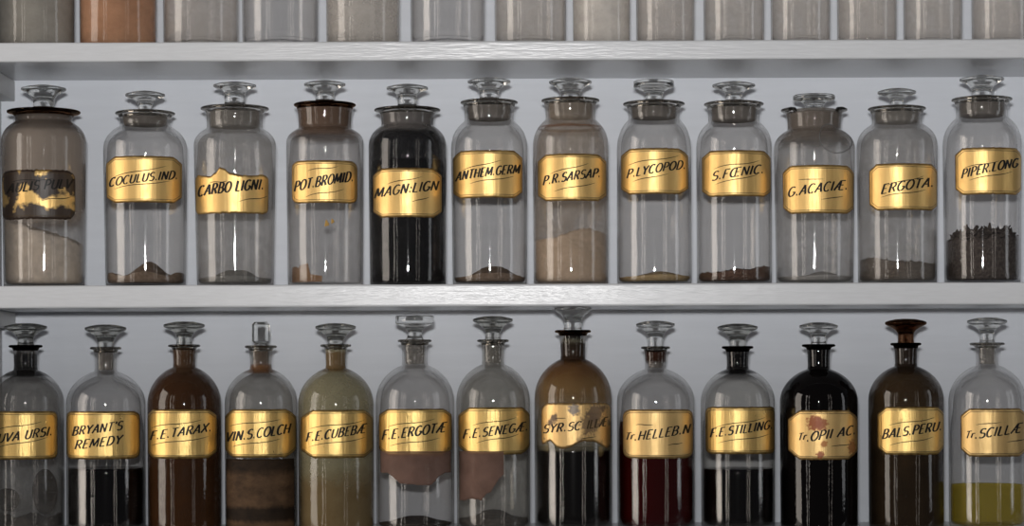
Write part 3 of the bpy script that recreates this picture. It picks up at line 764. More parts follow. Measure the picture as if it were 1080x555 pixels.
J12 = J('clear jar with dark twig-like pods, labelled PIPER.LONG', 1036, 39.4, 40.8, 153, 124.5, 26.8, 104, 31.7, 79, 91, 95.5, 23.3, 10.6, G_CLEAR,
        dict(box=(1008.8, 1075.6, 155.5, 205), seed=12, mat=GOLD[4], desc='gold label lettered PIPER.LONG',
             text=[('PIPER.LONG', 1015.5, 188, 1076, 178, 9)], lines=[(1018, 177, 1053, 170, 0.7), (1023, 190, 1066, 181.5, 0.7)]))

P_BEIGE = grainy('beige_powder', (0.36, 0.32, 0.28), (0.62, 0.54, 0.45), 42, 0.3)
P_TAN = grainy('tan_powder', (0.36, 0.28, 0.21), (0.56, 0.44, 0.33), 48, 0.3)
P_BROWN = grainy('brown_powder', (0.12, 0.085, 0.06), (0.22, 0.165, 0.125), 260, 0.5)
P_GREY = grainy('grey_powder', (0.11, 0.11, 0.105), (0.20, 0.20, 0.19), 260, 0.5)
P_LGREY = grainy('pale_grey_powder', (0.24, 0.235, 0.225), (0.33, 0.32, 0.31), 260, 0.4)
P_BLACK = grainy('charcoal', (0.006, 0.006, 0.007), (0.022, 0.021, 0.022), 200, 0.6, 0.6, 0.4)
P_OCHRE = grainy('ochre_powder', (0.26, 0.19, 0.10), (0.40, 0.30, 0.17), 260, 0.3)
P_CRUMB = grainy('brown_crumbs', (0.05, 0.028, 0.020), (0.17, 0.105, 0.075), 420, 1.0)
P_DARK = grainy('dark_seed', (0.05, 0.038, 0.030), (0.15, 0.115, 0.09), 420, 1.0)
P_POD = grainy('dark_pods', (0.035, 0.030, 0.027), (0.12, 0.10, 0.09), 350, 1.0)
def zpx(v, y, x=None): return AZ(x if x else v.x * 1e3 + CX, y, 38) - v.z      # height of a row of the photo at the front of the glass
heap(J1, 'powder', P_BEIGE, lambda x, y: zpx(J1, 243) + 0.0007 * (-x) * 0.45 + 0.0015 * math.sin(x * 0.3), 'beige powder filling more than half of the jar with the blackened label', 'powder', 0.003, 1)
heap(J2, 'powder', P_BROWN, lambda x, y: 0.0085 + 0.018 * math.exp(-((x - 4) / 17) ** 2 - (y / 40) ** 2) + 0.006 * math.exp(-((x + 34) / 9) ** 2) + 0.006 * math.exp(-((x - 37) / 7) ** 2), 'small mound of dark brown powder in the COCULUS.IND. jar', 'powder', 0.0012, 2)
heap(J3, 'powder', P_GREY, lambda x, y: 0.0085 + 0.009 * math.exp(-((x - 1) / 20) ** 4 - (y / 30) ** 2), 'low mound of grey powder in the CARBO LIGNI. jar', 'powder', 0.0008, 3)
heap(J5, 'charcoal', P_BLACK, lambda x, y: zpx(J5, 167), 'black charcoal filling the MAGN:LIGN jar', 'charcoal', 0.002, 5)
heap(J6, 'powder', P_BROWN, lambda x, y: 0.0085 + 0.012 * math.exp(-(abs(x - 4) / 21) ** 3 - (y / 34) ** 2), 'low domed heap of grey-brown powder in the ANTHEM GERM. jar', 'powder', 0.0008, 6)
heap(J7, 'powder', P_TAN, lambda x, y: zpx(J7, 252) + 0.0105 * (1 / (1 + math.exp(-(x + 6) / 6))) - 0.004 * max(0, (x - 20) / 15), 'tan powder half filling the P.R.SARSAP. jar', 'powder', 0.0025, 7)
heap(J8, 'powder', P_OCHRE, lambda x, y: 0.0080 + 0.0065 * math.exp(-((x - 6) / 22) ** 2 - (y / 34) ** 2), 'thin ochre layer of powder in the P.LYCOPOD. jar', 'powder', 0.0006, 8)
heap(J9, 'crumbs', P_CRUMB, lambda x, y: 0.0115 + 0.0035 * math.exp(-((x - 2) / 14) ** 2) + 0.007 * math.exp(-((x - 30) / 12) ** 2), 'reddish brown crumbs heaped in the S.FŒNIC. jar', 'crumbs', 0.003, 9)
heap(J10, 'powder', P_LGREY, lambda x, y: 0.0078 + 0.006 * math.exp(-((x - 8) / 16) ** 2 - (y / 30) ** 2), 'faint grey powder in the jar with the chipped rim', 'powder', 0.0006, 10)
heap(J11, 'seeds', P_DARK, lambda x, y: zpx(J11, 276) + 0.003 * math.exp(-((x + 28) / 10) ** 2) - 0.0015 * (x / 30), 'dark brown seeds in the ERGOTA. jar', 'seeds', 0.003, 11)
zr12 = lambda x: zpx(J12, 246) + 0.002 * math.sin(x * 0.35) + 0.003 * (x / 40)
heap(J12, 'pods', P_POD, lambda x, y: zr12(x) - 0.004, 'dark twig-like pods in the PIPER.LONG jar', 'pods', 0.004, 12, extra=rods(J12, 420, zr12, 4))
# a scrap of brown paper standing in the POT.BROMID. jar
PAPER = grainy('brown_paper', (0.16, 0.085, 0.04), (0.27, 0.155, 0.08), 90, 0.3)
def scrap():
    out = [(308.5, 299), (308.3, 281.5), (313, 280.5), (315, 282.5), (317, 279.5), (325, 277.5), (327.5, 289), (340, 291), (339.5, 299)]
    R = J4.Rb - J4.wall - 0.0022
    az = -math.atan2(J4.x, D); fl = J4.floor + 0.0003
    front, back = [], []
    bm = bmesh.new()
    pts = []
    for x, y in out:
        X, Z = unroll(x, y); s = max(-0.97, min(0.97, (X * 1e-3 - J4.x) / R)); th = math.asin(s)
        pts.append((th, max(fl, Z * 1e-3 * 0.985 - J4.z)))
    vv = [bm.verts.new((t, z, 0)) for t, z in pts]; bm.faces.new(vv)
    for k in range(-20, 21):
        bmesh.ops.bisect_plane(bm, geom=bm.verts[:] + bm.edges[:] + bm.faces[:], plane_co=(k * 0.08, 0, 0), plane_no=(1, 0, 0))
    bm.verts.index_update()
    vs = [(R * math.sin(q.co.x + az), -R * math.cos(q.co.x + az), q.co.y) for q in bm.verts]; fs = [tuple(q.index for q in f.verts) for f in bm.faces]; bm.free()
    o = mesh_obj('paper_scrap', vs, fs, PAPER, None, (J4.x, YA, ZO + J4.z), smooth=False)
    so = o.modifiers.new('paper', 'SOLIDIFY'); so.thickness = 0.0003; so.offset = 0
    tag(o, 'torn scrap of brown paper at the bottom of the POT.BROMID. jar', 'paper')
scrap()
CRUST = plain('yellow_crust', (0.45, 0.27, 0.07), 0.7)
for (x, y, r) in ((344.5, 236, 2.6), (350.5, 233.5, 1.9)):
    X, Z = unroll(x, y); th0 = math.asin((X * 1e-3 - J4.x) / J4.Rm); z0 = Z * 1e-3 * 0.984 - J4.z
    def pf(i, j, th0=th0, z0=z0, r=r):
        a = 2 * PI * i; rr = r * 1e-3 * (j + 0.02) * (1 + 0.25 * math.sin(3 * a + r))
        return th0 + rr * math.cos(a) * 0.8 / J4.Rm, z0 + rr * math.sin(a) * 1.2
    p = patch(J4, 'paper_fleck', CRUST, pf, J4.root, 0.0002, 20, 3); tag(p, 'yellow fleck stuck to the glass')

RING = plain('ring_mark_grey', (0.12, 0.12, 0.12), 0.6)
def ring_fn(i, j):
    a = 2 * PI * i; r = 17.0 * (1 - 0.045 * j)
    x, y = 881 + r * math.cos(a), 146 + r * 0.95 * math.sin(a)
    th = math.asin(max(-0.95, min(0.95, (AX(x, y) - J10.x) / J10.Rm)))
    return th, AZ(x, y, 33) - J10.z
p = patch(J10, 'ring_mark', RING, ring_fn, J10.root, 0.0001, 60, 1); tag(p, 'thin grey ring mark on the shoulder')

# ------------------------------------------------------------------ lower row: narrow-necked bottles
bot_group = 'narrow-necked bottles on the lowest shelf'
B_CLEAR = glass('bottle_glass', tint=(0.95, 0.945, 0.94))
B_GREYISH = glass('bottle_glass_grey', tint=(0.94, 0.935, 0.92), film=((0.36, 0.35, 0.33), 0.10, 0.7))
B_BROWN = glass('bottle_brown_film', film=((0.085, 0.037, 0.015), 0.60, 0.35), bands=[(0.167, 0.22, 0.002, (0.16, 0.10, 0.06), 0.3)])
B_OLIVE = glass('bottle_olive_film', film=((0.46, 0.42, 0.27), 0.44, 0.25), bands=[(-0.02, 0.055, 0.016, (0.20, 0.11, 0.03), 0.5), (0.167, 0.187, 0.002, (0.17, 0.08, 0.02), 0.6)])
B_AMBER = glass('bottle_syrup_film', scale=30, bands=[(0.083, 0.2, 0.002, (0.46, 0.42, 0.30), 0.20), (0.158, 0.186, 0.012, (0.15, 0.050, 0.009), 0.60), (0.130, 0.165, 0.020, (0.30, 0.15, 0.03), 0.45), (0.176, 0.196, 0.003, (0.02, 0.010, 0.006), 0.8)])
B_BLACK = glass('bottle_black_film', film=((0.005, 0.004, 0.004), 0.97, 0.03))
B_PERU = glass('bottle_dark_brown_film', film=((0.075, 0.046, 0.022), 0.58, 0.5), scale=30, bands=[(0.163, 0.22, 0.004, (0.02, 0.014, 0.012), 0.75), (-0.02, 0.09, 0.03, (0.020, 0.015, 0.011), 0.5)])
B_COLCH = glass('bottle_colch', tint=(0.94, 0.935, 0.925), film=((0.36, 0.35, 0.33), 0.08, 0.7), bands=[(0.166, 0.174, 0.002, (0.25, 0.12, 0.05), 0.6)])
B_NECKDARK = glass('bottle_dark_neck', tint=(0.93, 0.925, 0.915), film=((0.30, 0.29, 0.28), 0.14, 0.7), bands=[(0.163, 0.186, 0.002, (0.012, 0.011, 0.011), 0.7)])
B_NECKSOOT = glass('bottle_sooty_neck', tint=(0.94, 0.935, 0.925), bands=[(0.163, 0.195, 0.002, (0.012, 0.011, 0.011), 0.7)])
B_NECKBROWN = glass('bottle_brown_lip', tint=(0.945, 0.94, 0.935), bands=[(0.176, 0.195, 0.003, (0.06, 0.022, 0.012), 0.7)])
GOLDB = [gold('gilt_lower_%d' % k, k + 21, base=(0.66, 0.46, 0.17), dark=(0.26, 0.14, 0.04), rough=0.30, wrinkle=0.45) for k in range(6)]
RUST = (0.30, 0.055, 0.006)
G_OPII = gold('gilt_rust_spotted', 31, base=(0.68, 0.47, 0.20), rough=0.42, rust=[(-14.5, 13, 8.0, RUST), (-8, 11.5, 7, (0.30, 0.07, 0.012)), (-9, -21, 4, RUST), (-5, -9, 3.5, (0.45, 0.16, 0.03)), (31, -13, 8, (0.26, 0.09, 0.02))], wrinkle=0.25)
G_SYR = gold('gilt_smudged', 33, base=(0.68, 0.46, 0.20), rough=0.40, wear=0.36, wearcol=(0.16, 0.095, 0.045), wearscale=0.06, rust=[(12, 3, 11, (0.20, 0.125, 0.06)), (18, 13, 10, (0.16, 0.10, 0.06)), (-6, 18, 6, (0.22, 0.18, 0.14))], wrinkle=0.3)
G_TAN = gold('gilt_pale', 34, base=(0.66, 0.46, 0.20), rough=0.42, wrinkle=0.25)
def B(label, cx, rb, rt, ys, yn, rn, yf, rf, yt, ye, yc, rd, rs, gm, lab, **kw):
    return vessel('apothecary_bottle', label, 'bottle', bot_group, cx, Z_LOW, rb, rt, ys, yn, rn, yf, rf, yt, ye, yc, rd, rs, gm, True, lab=lab, **kw)
B1 = B('clear bottle with a dark neck, labelled UVA URSI.', 27.5, 39.2, 39.5, 426, 390.5, 12, 364, 17.6, 342.6, 351, 357.5, 22.4, 8.2, B_NECKDARK,
       dict(box=(-6, 59.3, 434, 485), seed=41, mat=GOLDB[0], desc='gold label lettered UVA URSI.', corner='round', cut=0.006, sideline=False,
            text=[('UVA URSI.', 0, 467, 53, 459.3, 9)], lines=[(-2, 453.5, 43, 445, 0.8), (-2, 472.5, 49, 461.5, 0.8)]), plugmat=PLUG_DARK, lipmat=LIP_DARK)
B2 = B('bottle of black liquid with a two-line gold label', 111.8, 41, 41.3, 427, 392, 11.2, 366, 16.5, 344, 353, 361, 21.8, 8.6, B_CLEAR,
       dict(box=(71.6, 146.5, 434, 484.7), seed=42, mat=GOLDB[1], desc="gold label lettered BRYANT'S REMEDY on two lines", corner='round', cut=0.007, sideline=False,
            text=[("BRYANT'S", 77.4, 459.3, 129, 453.3, 8.8), ('REMEDY', 80.5, 473.8, 129.5, 467.8, 8.8)]), plugmat=PLUG)
B3 = B('dark brown bottle labelled F.E.TARAX.', 194.7, 38.3, 38.6, 427, 387.5, 11.4, 363.5, 17, 340.8, 349, 355.5, 21.8, 8, B_BROWN,
       dict(box=(155.2, 227.8, 432, 484), seed=43, mat=GOLDB[2], desc='gold label lettered F.E.TARAX.',
            text=[('F.E.TARAX.', 158.5, 464, 221, 455, 8.8)], lines=[(161, 451.5, 212, 443, 0.9), (161, 470, 219, 460.5, 0.9)]), plugmat=PLUG_BROWN)
B4 = B('bottle with a flat slab stopper, labelled VIN.S.COLCH', 275.5, 37.8, 38.1, 426, 389.5, 11.2, 364.5, 17, 339.5, 350, 356, 9, 6.5, B_COLCH,
       dict(box=(236, 311.8, 431.8, 483), seed=44, mat=GOLDB[3], desc='gold label lettered VIN.S.COLCH', cut=0.009,
            text=[('VIN.S.COLCH', 238.8, 465.5, 306, 456.5, 9.6)], lines=[(243.5, 449.5, 296, 442.3, 0.8), (246, 471.3, 295, 463, 0.8)]), stop='slab', plugmat=PLUG_BROWN)
B5 = B('olive-tinted bottle labelled F.E.CUBEBÆ', 354.5, 39.4, 39.7, 427, 388.5, 10.4, 363.3, 16.4, 342.6, 352, 359.5, 21.5, 8.6, B_OLIVE,
       dict(box=(318, 392.8, 432.6, 483.4), seed=45, mat=GOLDB[4], desc='gold label lettered F.E.CUBEBÆ', cut=0.009,
            text=[('F.E.CUBEBÆ', 324, 466, 386.5, 456, 9)], lines=[(327, 452.5, 383, 443.5, 0.9), (327, 471.3, 384, 461.3, 0.9)]), plugmat=PLUG_BROWN)
B6 = B('clear bottle with reddish brown residue, labelled F.E.ERGOTÆ', 437.9, 41, 41.3, 424, 385.5, 13.2, 358.3, 18, 332.8, 342, 350, 20.2, 7.6, B_CLEAR,
       dict(box=(400.6, 475.9, 431.4, 481.2), seed=46, mat=GOLDB[5], desc='gold label lettered F.E.ERGOTÆ', cut=0.007,
            text=[('F.E.ERGOTÆ', 404, 464, 471, 455, 9.6)], lines=[(409.5, 450.5, 458, 442, 0.9), (412, 470.5, 463, 461.8, 0.9)]), stop='flat', plugmat=PLUG_CLEAR, stopmat=STOP_CLEAR)
B7 = B('clear bottle with reddish brown residue, labelled F.E.SENEGÆ', 520.3, 38.6, 38.9, 424, 384.5, 11.3, 358.2, 17, 335, 344, 350.8, 21.2, 7.8, B_GREYISH,
       dict(box=(484, 559, 429.8, 479.7), seed=47, mat=GOLDB[0], desc='gold label lettered F.E.SENEGÆ.', cut=0.009,
            text=[('F.E.SENEGÆ.', 489.5, 462.8, 557, 454, 9)], lines=[(499, 449, 544, 440.3, 0.9), (503, 467.5, 546.5, 457.8, 0.9)]), plugmat=PLUG_CLEAR)
B8 = B('bottle of black syrup with amber-stained shoulders and a torn gold label', 604.7, 40.5, 40.8, 421, 379, 12.8, 348.3, 19.2, 323.4, 331, 338.6, 19.8, 9.4, B_AMBER,
       dict(box=(571.8, 643.4, 425.4, 474.5), seed=48, mat=G_SYR, desc='torn and smudged gold label lettered SYR.SC..LÆ', corner='round', cut=0.008, rag=0.001, sideline=False, border=False,
            bot_bites=[(-33, 8, 9), (-14, 6, 1.0), (3, 11, 8.0), (17, 9, 6.0), (26, 6, 2)],
            text=[('SYR.SC', 574, 457, 613, 453.3, 8.6), ('ILLÆ', 619, 452.5, 640.5, 448.7, 8.6, 'faint')], lines=[(586, 441.3, 597, 441.3, 0.0), (612, 463, 628, 460.6, 0.1)]), flare=2.0, plugmat=PLUG_DARK, stopmat=STOP_CLEAR, lipmat=LIP_BROWN)
B9 = B('bottle of dark red liquid labelled Tr.HELLEB.N', 691.8, 40.5, 40.8, 424, 389.5, 10.8, 365.5, 15.5, 340, 349, 355.6, 20.6, 8, B_NECKBROWN,
       dict(box=(657.6, 730.2, 432, 484), seed=49, mat=G_TAN, desc='gold label lettered Tr.HELLEB.N', corner='round', cut=0.008, sideline=False,
            text=[('Tr', 662, 464, 670, 463, 7.0), ('.HELLEB.N', 670, 465, 727.5, 456.3, 9)], lines=[(671, 448.2, 689, 448.2, 0.3), (704, 469.8, 719, 467, 0.3)]), plugmat=PLUG, stopmat=STOP_CLEAR)
B10 = B('bottle half full of black liquid, labelled F.E.STILLING.', 778.3, 38.5, 38.8, 424, 389.5, 11.2, 365.2, 16.7, 343, 353, 359, 21.3, 8.4, B_NECKSOOT,
        dict(box=(744.8, 817, 429.3, 479.3), seed=50, mat=GOLDB[1], desc='gold label lettered F.E.STILLING.', corner='round', cut=0.006,
             text=[('F.E.STILLING.', 750.2, 461.5, 814, 452, 8.8)], lines=[(754.5, 451.2, 806, 440.3, 0.9), (758, 467.5, 810, 457.8, 0.9)]), plugmat=PLUG_DARK, lipmat=LIP_DARK)
B11 = B('black bottle with a rust-spotted gold label', 863.8, 40.4, 40.8, 424, 389.5, 11.4, 363.2, 17.6, 341.7, 348.5, 355, 20.4, 7.8, B_BLACK,
        dict(box=(832, 906, 433, 485.2), seed=51, mat=G_OPII, desc='rust-spotted gold label lettered Tr.OPII AC.', cut=0.010, sideline=False,
             text=[('Tr', 844, 464.5, 851.5, 463.5, 7.0), ('.OPII AC.', 851.5, 466, 901, 457.8, 9.2)], lines=[(876, 471, 897, 468.2, 0.3)]), plugmat=PLUG_DARK, stopmat=STOP_CLEAR, lipmat=LIP_DARK)
B12 = B('dark brown bottle with a brown stopper, labelled BALS.PERU.', 955.8, 39, 39.3, 422, 386.5, 11.4, 361.7, 16.2, 338, 344.5, 352.5, 21.8, 8.2, B_PERU,
        dict(box=(926.2, 998, 429.3, 480), seed=52, mat=GOLDB[2], desc='gold label lettered BALS.PERU.', cut=0.008, sideline=False,
             text=[('BALS.PERU.', 931.2, 463, 994, 453.5, 9.2)], lines=[(938, 449, 984, 440.3, 0.9), (939, 470, 983, 460.7, 0.9)]), stopmat=STOP_BROWN, plugmat=PLUG_DARK, lipmat=LIP_DARK)
B13 = B('clear bottle with yellow liquid, labelled Tr.SCILLÆ', 1041.5, 40, 40.2, 424, 385.5, 11.3, 361.5, 18.4, 336.5, 343.5, 352, 20.9, 7.2, B_CLEAR,
        dict(box=(1014.5, 1081, 431, 482), seed=53, mat=G_TAN, desc='gold label lettered Tr.SCILLÆ', cut=0.008, sideline=False,
             text=[('Tr', 1021, 462.5, 1029, 461.5, 7.0), ('.SCILLÆ', 1029, 463, 1080, 455, 9.2)], lines=[(1030, 448.3, 1055, 445.5, 0.3), (1061, 466.5, 1079, 463, 0.2)]), plugmat=PLUG_CLEAR, stopmat=STOP_CLEAR)

LQ_BLACK = plain('black_liquid', (0.004, 0.003, 0.003), 0.08, 0.5)
LQ_SYRUP = plain('black_syrup', (0.004, 0.003, 0.0025), 0.1, 0.5)
LQ_RED = clear_liquid('red_liquid', (0.11, 0.004, 0.003), 0.6)
LQ_YELLOW = clear_liquid('yellow_liquid', (0.84, 0.75, 0.27), 0.22)
LQ_BROWN = grainy('brown_sediment', (0.018, 0.008, 0.005), (0.06, 0.028, 0.014), 60, 0.1, 0.4, 0.4)
LQ_AMBER = clear_liquid('amber_liquid', (0.40, 0.23, 0.06), 0.6)
SOLID_DK = grainy('dark_residue', (0.016, 0.012, 0.010), (0.065, 0.052, 0.043), 200, 1.0, 0.7, 0.4)
def level(v, y): return lambda a, b, z=zpx(v, y): z
heap(B1, 'dried_leaves', SOLID_DK, lambda x, y: 0.013 + 0.003 * math.sin(x * 0.2 + 1), 'dark dried remains at the bottom of the UVA URSI. bottle', 'leaves', 0.004, 21)
heap(B2, 'black_liquid', LQ_BLACK, level(B2, 495), 'black liquid half filling the bottle with the two-line label', 'liquid')
heap(B3, 'brown_liquid', LQ_BROWN, level(B3, 470), 'dark brown liquid in the F.E.TARAX. bottle', 'liquid')
heap(B5, 'amber_liquid', LQ_AMBER, level(B5, 512), 'cloudy amber liquid in the olive-tinted bottle', 'liquid')
heap(B6, 'residue', SOLID_DK, lambda x, y: 0.007 + 0.007 * math.exp(-(abs(x) / 22) ** 3 - (y / 30) ** 2), 'low dark residue at the bottom of the F.E.ERGOTÆ bottle', 'residue', 0.001, 26)
heap(B7, 'residue', SOLID_DK, lambda x, y: 0.011 + 0.009 * math.exp(-(abs(x) / 18) ** 3 - (y / 30) ** 2), 'domed dark residue at the bottom of the F.E.SENEGÆ bottle', 'residue', 0.0015, 27)
heap(B8, 'black_syrup', LQ_SYRUP, level(B8, 471), 'black syrup filling the amber-stained bottle', 'liquid')
heap(B9, 'red_liquid', LQ_RED, level(B9, 445.7), 'dark red liquid in the Tr.HELLEB.N bottle', 'liquid')
heap(B10, 'black_liquid', LQ_BLACK, level(B10, 495.5), 'black liquid in the F.E.STILLING. bottle', 'liquid')
heap(B11, 'black_liquid', LQ_BLACK, level(B11, 440), 'black liquid in the bottle with the rust-spotted label', 'liquid')
heap(B12, 'balsam', LQ_BROWN, level(B12, 528), 'dark balsam at the bottom of the BALS.PERU. bottle', 'liquid')
heap(B13, 'yellow_liquid', LQ_YELLOW, level(B13, 513), 'clear yellow liquid in the Tr.SCILLÆ bottle', 'liquid')

# old paper and crusts clinging to the glass
def old_paper(name):
    m, nt = new_mat(name)
    out = N(nt, 'ShaderNodeOutputMaterial'); p = N(nt, 'ShaderNodeBsdfPrincipled')
    n = noise_node(nt, 40, 5, (1, 1, 1.6), rough=0.65); r = ramp(nt, [(0.3, (0.035, 0.020, 0.011)), (0.7, (0.125, 0.072, 0.038))]); L(nt, n, 'Fac', r, 'Fac')
    tc = N(nt, 'ShaderNodeTexCoord'); sp = N(nt, 'ShaderNodeSeparateXYZ'); L(nt, tc, 'Object', sp, 'Vector')
    n2 = noise_node(nt, 160, 3, (1, 1, 0.4))
    w = N(nt, 'ShaderNodeMath', operation='MULTIPLY_ADD'); w.inputs[1].default_value = 0.006; L(nt, n2, 'Fac', w, 0); L(nt, sp, 'Z', w, 2)
    k = ramp(nt, [(0.0, 1.0), (0.16, 1.0), (0.22, 0.22), (0.36, 0.22), (0.42, 1.0), (0.82, 1.0), (0.92, 0.3), (1.0, 0.3)])
    mr = N(nt, 'ShaderNodeMapRange'); mr.inputs['From Min'].default_value = 0.0; mr.inputs['From Max'].default_value = 0.074
    L(nt, w, 'Value', mr, 'Value'); L(nt, mr, 'Result', k, 'Fac')
    g = N(nt, 'ShaderNodeMix'); g.data_type = 'RGBA'; g.blend_type = 'MULTIPLY'; g.inputs[0].default_value = 1.0
    nt.links.new(r.outputs['Color'], g.inputs[6]); nt.links.new(k.outputs['Color'], g.inputs[7]); nt.links.new(g.outputs[2], p.inputs['Base Color'])
    p.inputs['Roughness'].default_value = 0.75; p.inputs['Specular IOR Level'].default_value = 0.2
    L(nt, p, 'BSDF', out, 'Surface'); return m
OLD = old_paper('old_label_paper')
REDDISH = frosted('reddish_crust', (0.46, 0.29, 0.235), 0.52)
LEAFY = frosted('leaf_brown', (0.13, 0.098, 0.080), 0.75)
def old_label(i, j):
    th = -1.28 + 2.40 * i
    return th, (zpx(B4, 484.5) + (0.004 - zpx(B4, 484.5)) * j)
p = patch(B4, 'old_paper_label', OLD, old_label, B4.root); tag(p, 'old browned paper label below the gold one')
# the darker printed band across the old label: unreadable pen strokes
def crust(v, name, mat, x0, x1, ytop, ybots, desc, back=True, seed=0):
    R = v.Rm
    def fn(i, j):
        x = x0 + (x1 - x0) * i
        s = max(-0.97, min(0.97, (AX(x, 490) - v.x) / R)); th = math.asin(s)
        k = i * (len(ybots) - 1); a = int(min(len(ybots) - 2, k)); f = k - a
        yb = ybots[a] * (1 - f) + ybots[a + 1] * f + 1.2 * noise.noise(Vector((i * 13, seed, 0)))
        y = ytop + (yb - ytop) * j
        z = AZ(x, y) * ((D + R * math.cos(th)) / D if back else (D - R * math.cos(th)) / D) - v.z
        return (PI - th if back else th), z
    p = patch(v, name, mat, fn, v.root, 0.0002, 60, 16); tag(p, desc); return p
crust(B6, 'label_remnant', REDDISH, 402, 475, 476, [498, 499, 503, 510, 511, 511, 512, 512, 512, 503, 499, 498], 'reddish brown remnant of a second label', False, 1)
crust(B7, 'label_remnant', REDDISH, 485, 531, 476, [528, 528, 527, 526, 527, 528, 521, 520, 512, 505, 500], 'reddish brown remnant of a second label', False, 2)
def oval(v, cx, cy, rx, ry, desc):
    R = v.Rm
    def fn(i, j):
        a = 2 * PI * i; x = cx + rx * (j + 0.01) * math.cos(a); y = cy + ry * (j + 0.01) * math.sin(a)
        th = math.asin(max(-0.97, min(0.97, (AX(x, 490) - v.x) / R)))
        return PI - th, AZ(x, y) * (D + R * math.cos(th)) / D - v.z
    p = patch(v, 'stain', LEAFY, fn, v.root, 0.0002, 40, 8); tag(p, desc)
oval(B1, 8, 527, 13, 12, 'round brown stain behind the glass')
oval(B1, 47, 519, 13, 24, 'tall oval brown stain behind the glass')

# ------------------------------------------------------------------ top row: bottoms of unlabelled jars
top_group = 'unlabelled jars on the top shelf'
T_FROST = glass('frosted_olive', film=((0.50, 0.47, 0.42), 0.62, 0.2))
T_ORANGE = glass('orange_film', film=((0.62, 0.36, 0.22), 0.60, 0.25))
T_AMBER = glass('amber_tinge', tint=(0.975, 0.97, 0.965), film=((0.80, 0.74, 0.67), 0.13, 0.6))
T_DUST = glass('dusty', tint=(0.975, 0.97, 0.965), film=((0.72, 0.68, 0.63), 0.34, 0.3))
T_MILK = glass('milky', tint=(0.975, 0.97, 0.965), film=((0.86, 0.82, 0.77), 0.46, 0.25))
T_HAZE = glass('hazy', tint=(0.975, 0.97, 0.965), film=((0.80, 0.75, 0.70), 0.22, 0.5))
rowt = [(-1, 79.5, T_FROST, 'greyish frosted jar first from the left end of the top shelf'),
        (84.5, 166, T_ORANGE, 'orange-brown jar on the top shelf'),
        (172.5, 253, T_AMBER, 'clear jar just beside the orange-brown jar on the top shelf'),
        (255.5, 337, G_CLEAR, 'clear jar on the top shelf, second beyond the orange-brown jar'),
        (344, 423, T_DUST, 'dusty grey jar on the top shelf above the POT.BROMID. and MAGN:LIGN jars'),
        (433, 513, G_CLEAR, 'clear jar with a bright base on the top shelf above the ANTHEM GERM. jar'),
        (521.5, 598.6, T_AMBER, 'clear jar on the top shelf just beside the milky white one'),
        (604, 666, T_MILK, 'milky white jar on the top shelf above the P.R.SARSAP. jar'),
        (671, 734, T_HAZE, 'narrow hazy jar on the top shelf above the P.LYCOPOD. jar'),
        (742, 807.5, T_AMBER, 'narrow clear jar on the top shelf above the S.FŒNIC. jar'),
        (813, 877, T_AMBER, 'narrow clear jar on the top shelf above the chipped-rim jar'),
        (883, 947, T_HAZE, 'narrow hazy jar on the top shelf above the ERGOTA. jar'),
        (953, 1016, T_AMBER, 'narrow clear jar on the top shelf, second from the right end'),
        (1025, 1090, T_HAZE, 'narrow hazy jar cut off at the right end of the top shelf')]
for (xa, xb, gm, lb) in rowt:
    cx = (xa + xb) / 2; r = (xb - xa) / 2 - 0.4
    y0 = HY - Z_TOP * 1e3 + ROLL * 0      # base row
    s = r / 41.0
    vessel('storage_jar', lb, 'jar', top_group, cx, Z_TOP, r - 0.8, r, y0 - 145 + 0, y0 - 168, r * 0.64, y0 - 186, r * 0.78, y0 - 212, y0 - 204, y0 - 198, r * 0.53, r * 0.25, gm, False,
           floor=0.006, punt=0.004)

# ------------------------------------------------------------------ light
def area(name, loc, target, sx, sy, watts, col):
    l = bpy.data.lights.new(name, 'AREA'); l.shape = 'RECTANGLE'; l.size = sx; l.size_y = sy; l.energy = watts; l.color = col
    o = bpy.data.objects.new(name, l); C.objects.link(o); o.location = loc
    d = Vector(target) - Vector(loc); o.rotation_euler = d.to_track_quat('-Z', 'Y').to_euler()
    return o
fl = area('camera_flash', (-0.02, -2.38, ZO + 0.145), (0, 0, ZO + 0.15), 0.10, 0.06, 28.5, (1.0, 0.99, 0.98))
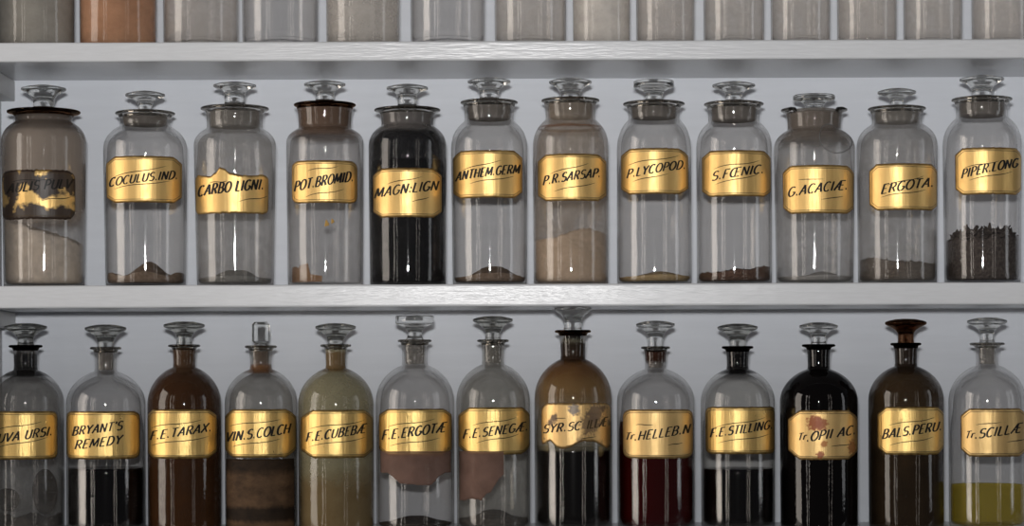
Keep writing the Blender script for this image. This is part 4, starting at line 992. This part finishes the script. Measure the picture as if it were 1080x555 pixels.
# the flash's beam: wide across, with downward falloff added to dim the lower row
fl.data.use_nodes = True
_t = fl.data.node_tree; _e = [n for n in _t.nodes if n.type == 'EMISSION'][0]
_g = N(_t, 'ShaderNodeNewGeometry'); _s = N(_t, 'ShaderNodeSeparateXYZ'); L(_t, _g, 'Incoming', _s, 'Vector')
_m = N(_t, 'ShaderNodeMapRange'); _m.interpolation_type = 'SMOOTHSTEP'
for _k, _v in (('From Min', -0.090), ('From Max', 0.005), ('To Min', 0.58), ('To Max', 1.0)): _m.inputs[_k].default_value = _v
L(_t, _s, 'Z', _m, 'Value'); L(_t, _m, 'Result', _e, 'Strength')
# tall windows of the room, behind and to the side of the camera
area('window_daylight', (-2.8, -1.08, ZO + 0.35), (0, -1.08, ZO + 0.35), 1.3, 2.6, 50, (1.0, 0.90, 0.80))
area('window_daylight', (-2.35, -2.75, ZO + 0.35), (0, 0, ZO + 0.2), 0.16, 2.4, 4.5, (1.0, 0.92, 0.84))
area('window_daylight', (-1.85, -2.85, ZO + 0.35), (0, 0, ZO + 0.2), 0.10, 2.4, 2.6, (1.0, 0.92, 0.84))
area('window_daylight', (1.45, -2.75, ZO + 0.35), (0, 0, ZO + 0.2), 0.10, 2.4, 1.3, (1.0, 0.90, 0.82))
area('window_daylight', (1.95, -2.75, ZO + 0.35), (0, 0, ZO + 0.2), 0.14, 2.4, 1.6, (1.0, 0.90, 0.82))
area('window_daylight', (2.9, -0.9, ZO + 0.5), (0, -0.9, ZO + 0.5), 0.5, 1.6, 5, (0.95, 0.97, 1.0))
wd = bpy.data.worlds.new('room'); bpy.context.scene.world = wd; wd.use_nodes = True
bg = wd.node_tree.nodes['Background']; bg.inputs['Color'].default_value = (0.030, 0.031, 0.034, 1); bg.inputs['Strength'].default_value = 1.0

# ------------------------------------------------------------------ camera
cam = bpy.data.cameras.new('camera'); co = bpy.data.objects.new('camera', cam); C.objects.link(co)
FPX = D * 1e3
cam.sensor_fit = 'HORIZONTAL'; cam.sensor_width = 36; cam.lens = FPX * 36 / 1080
cam.shift_y = (HY - 277.5) / 1080
co.location = (0, YC, ZO); co.rotation_euler = (PI / 2, ROLL, 0)
cam.clip_start = 0.05
sc = bpy.context.scene; sc.camera = co
sc.view_settings.view_transform = 'Standard'; sc.view_settings.look = 'None'; sc.view_settings.exposure = 0; sc.view_settings.gamma = 1
sc.view_settings.use_curve_mapping = False
sc.cycles.transparent_max_bounces = 48
sc.cycles.max_bounces = 16; sc.cycles.transmission_bounces = 12; sc.cycles.glossy_bounces = 6
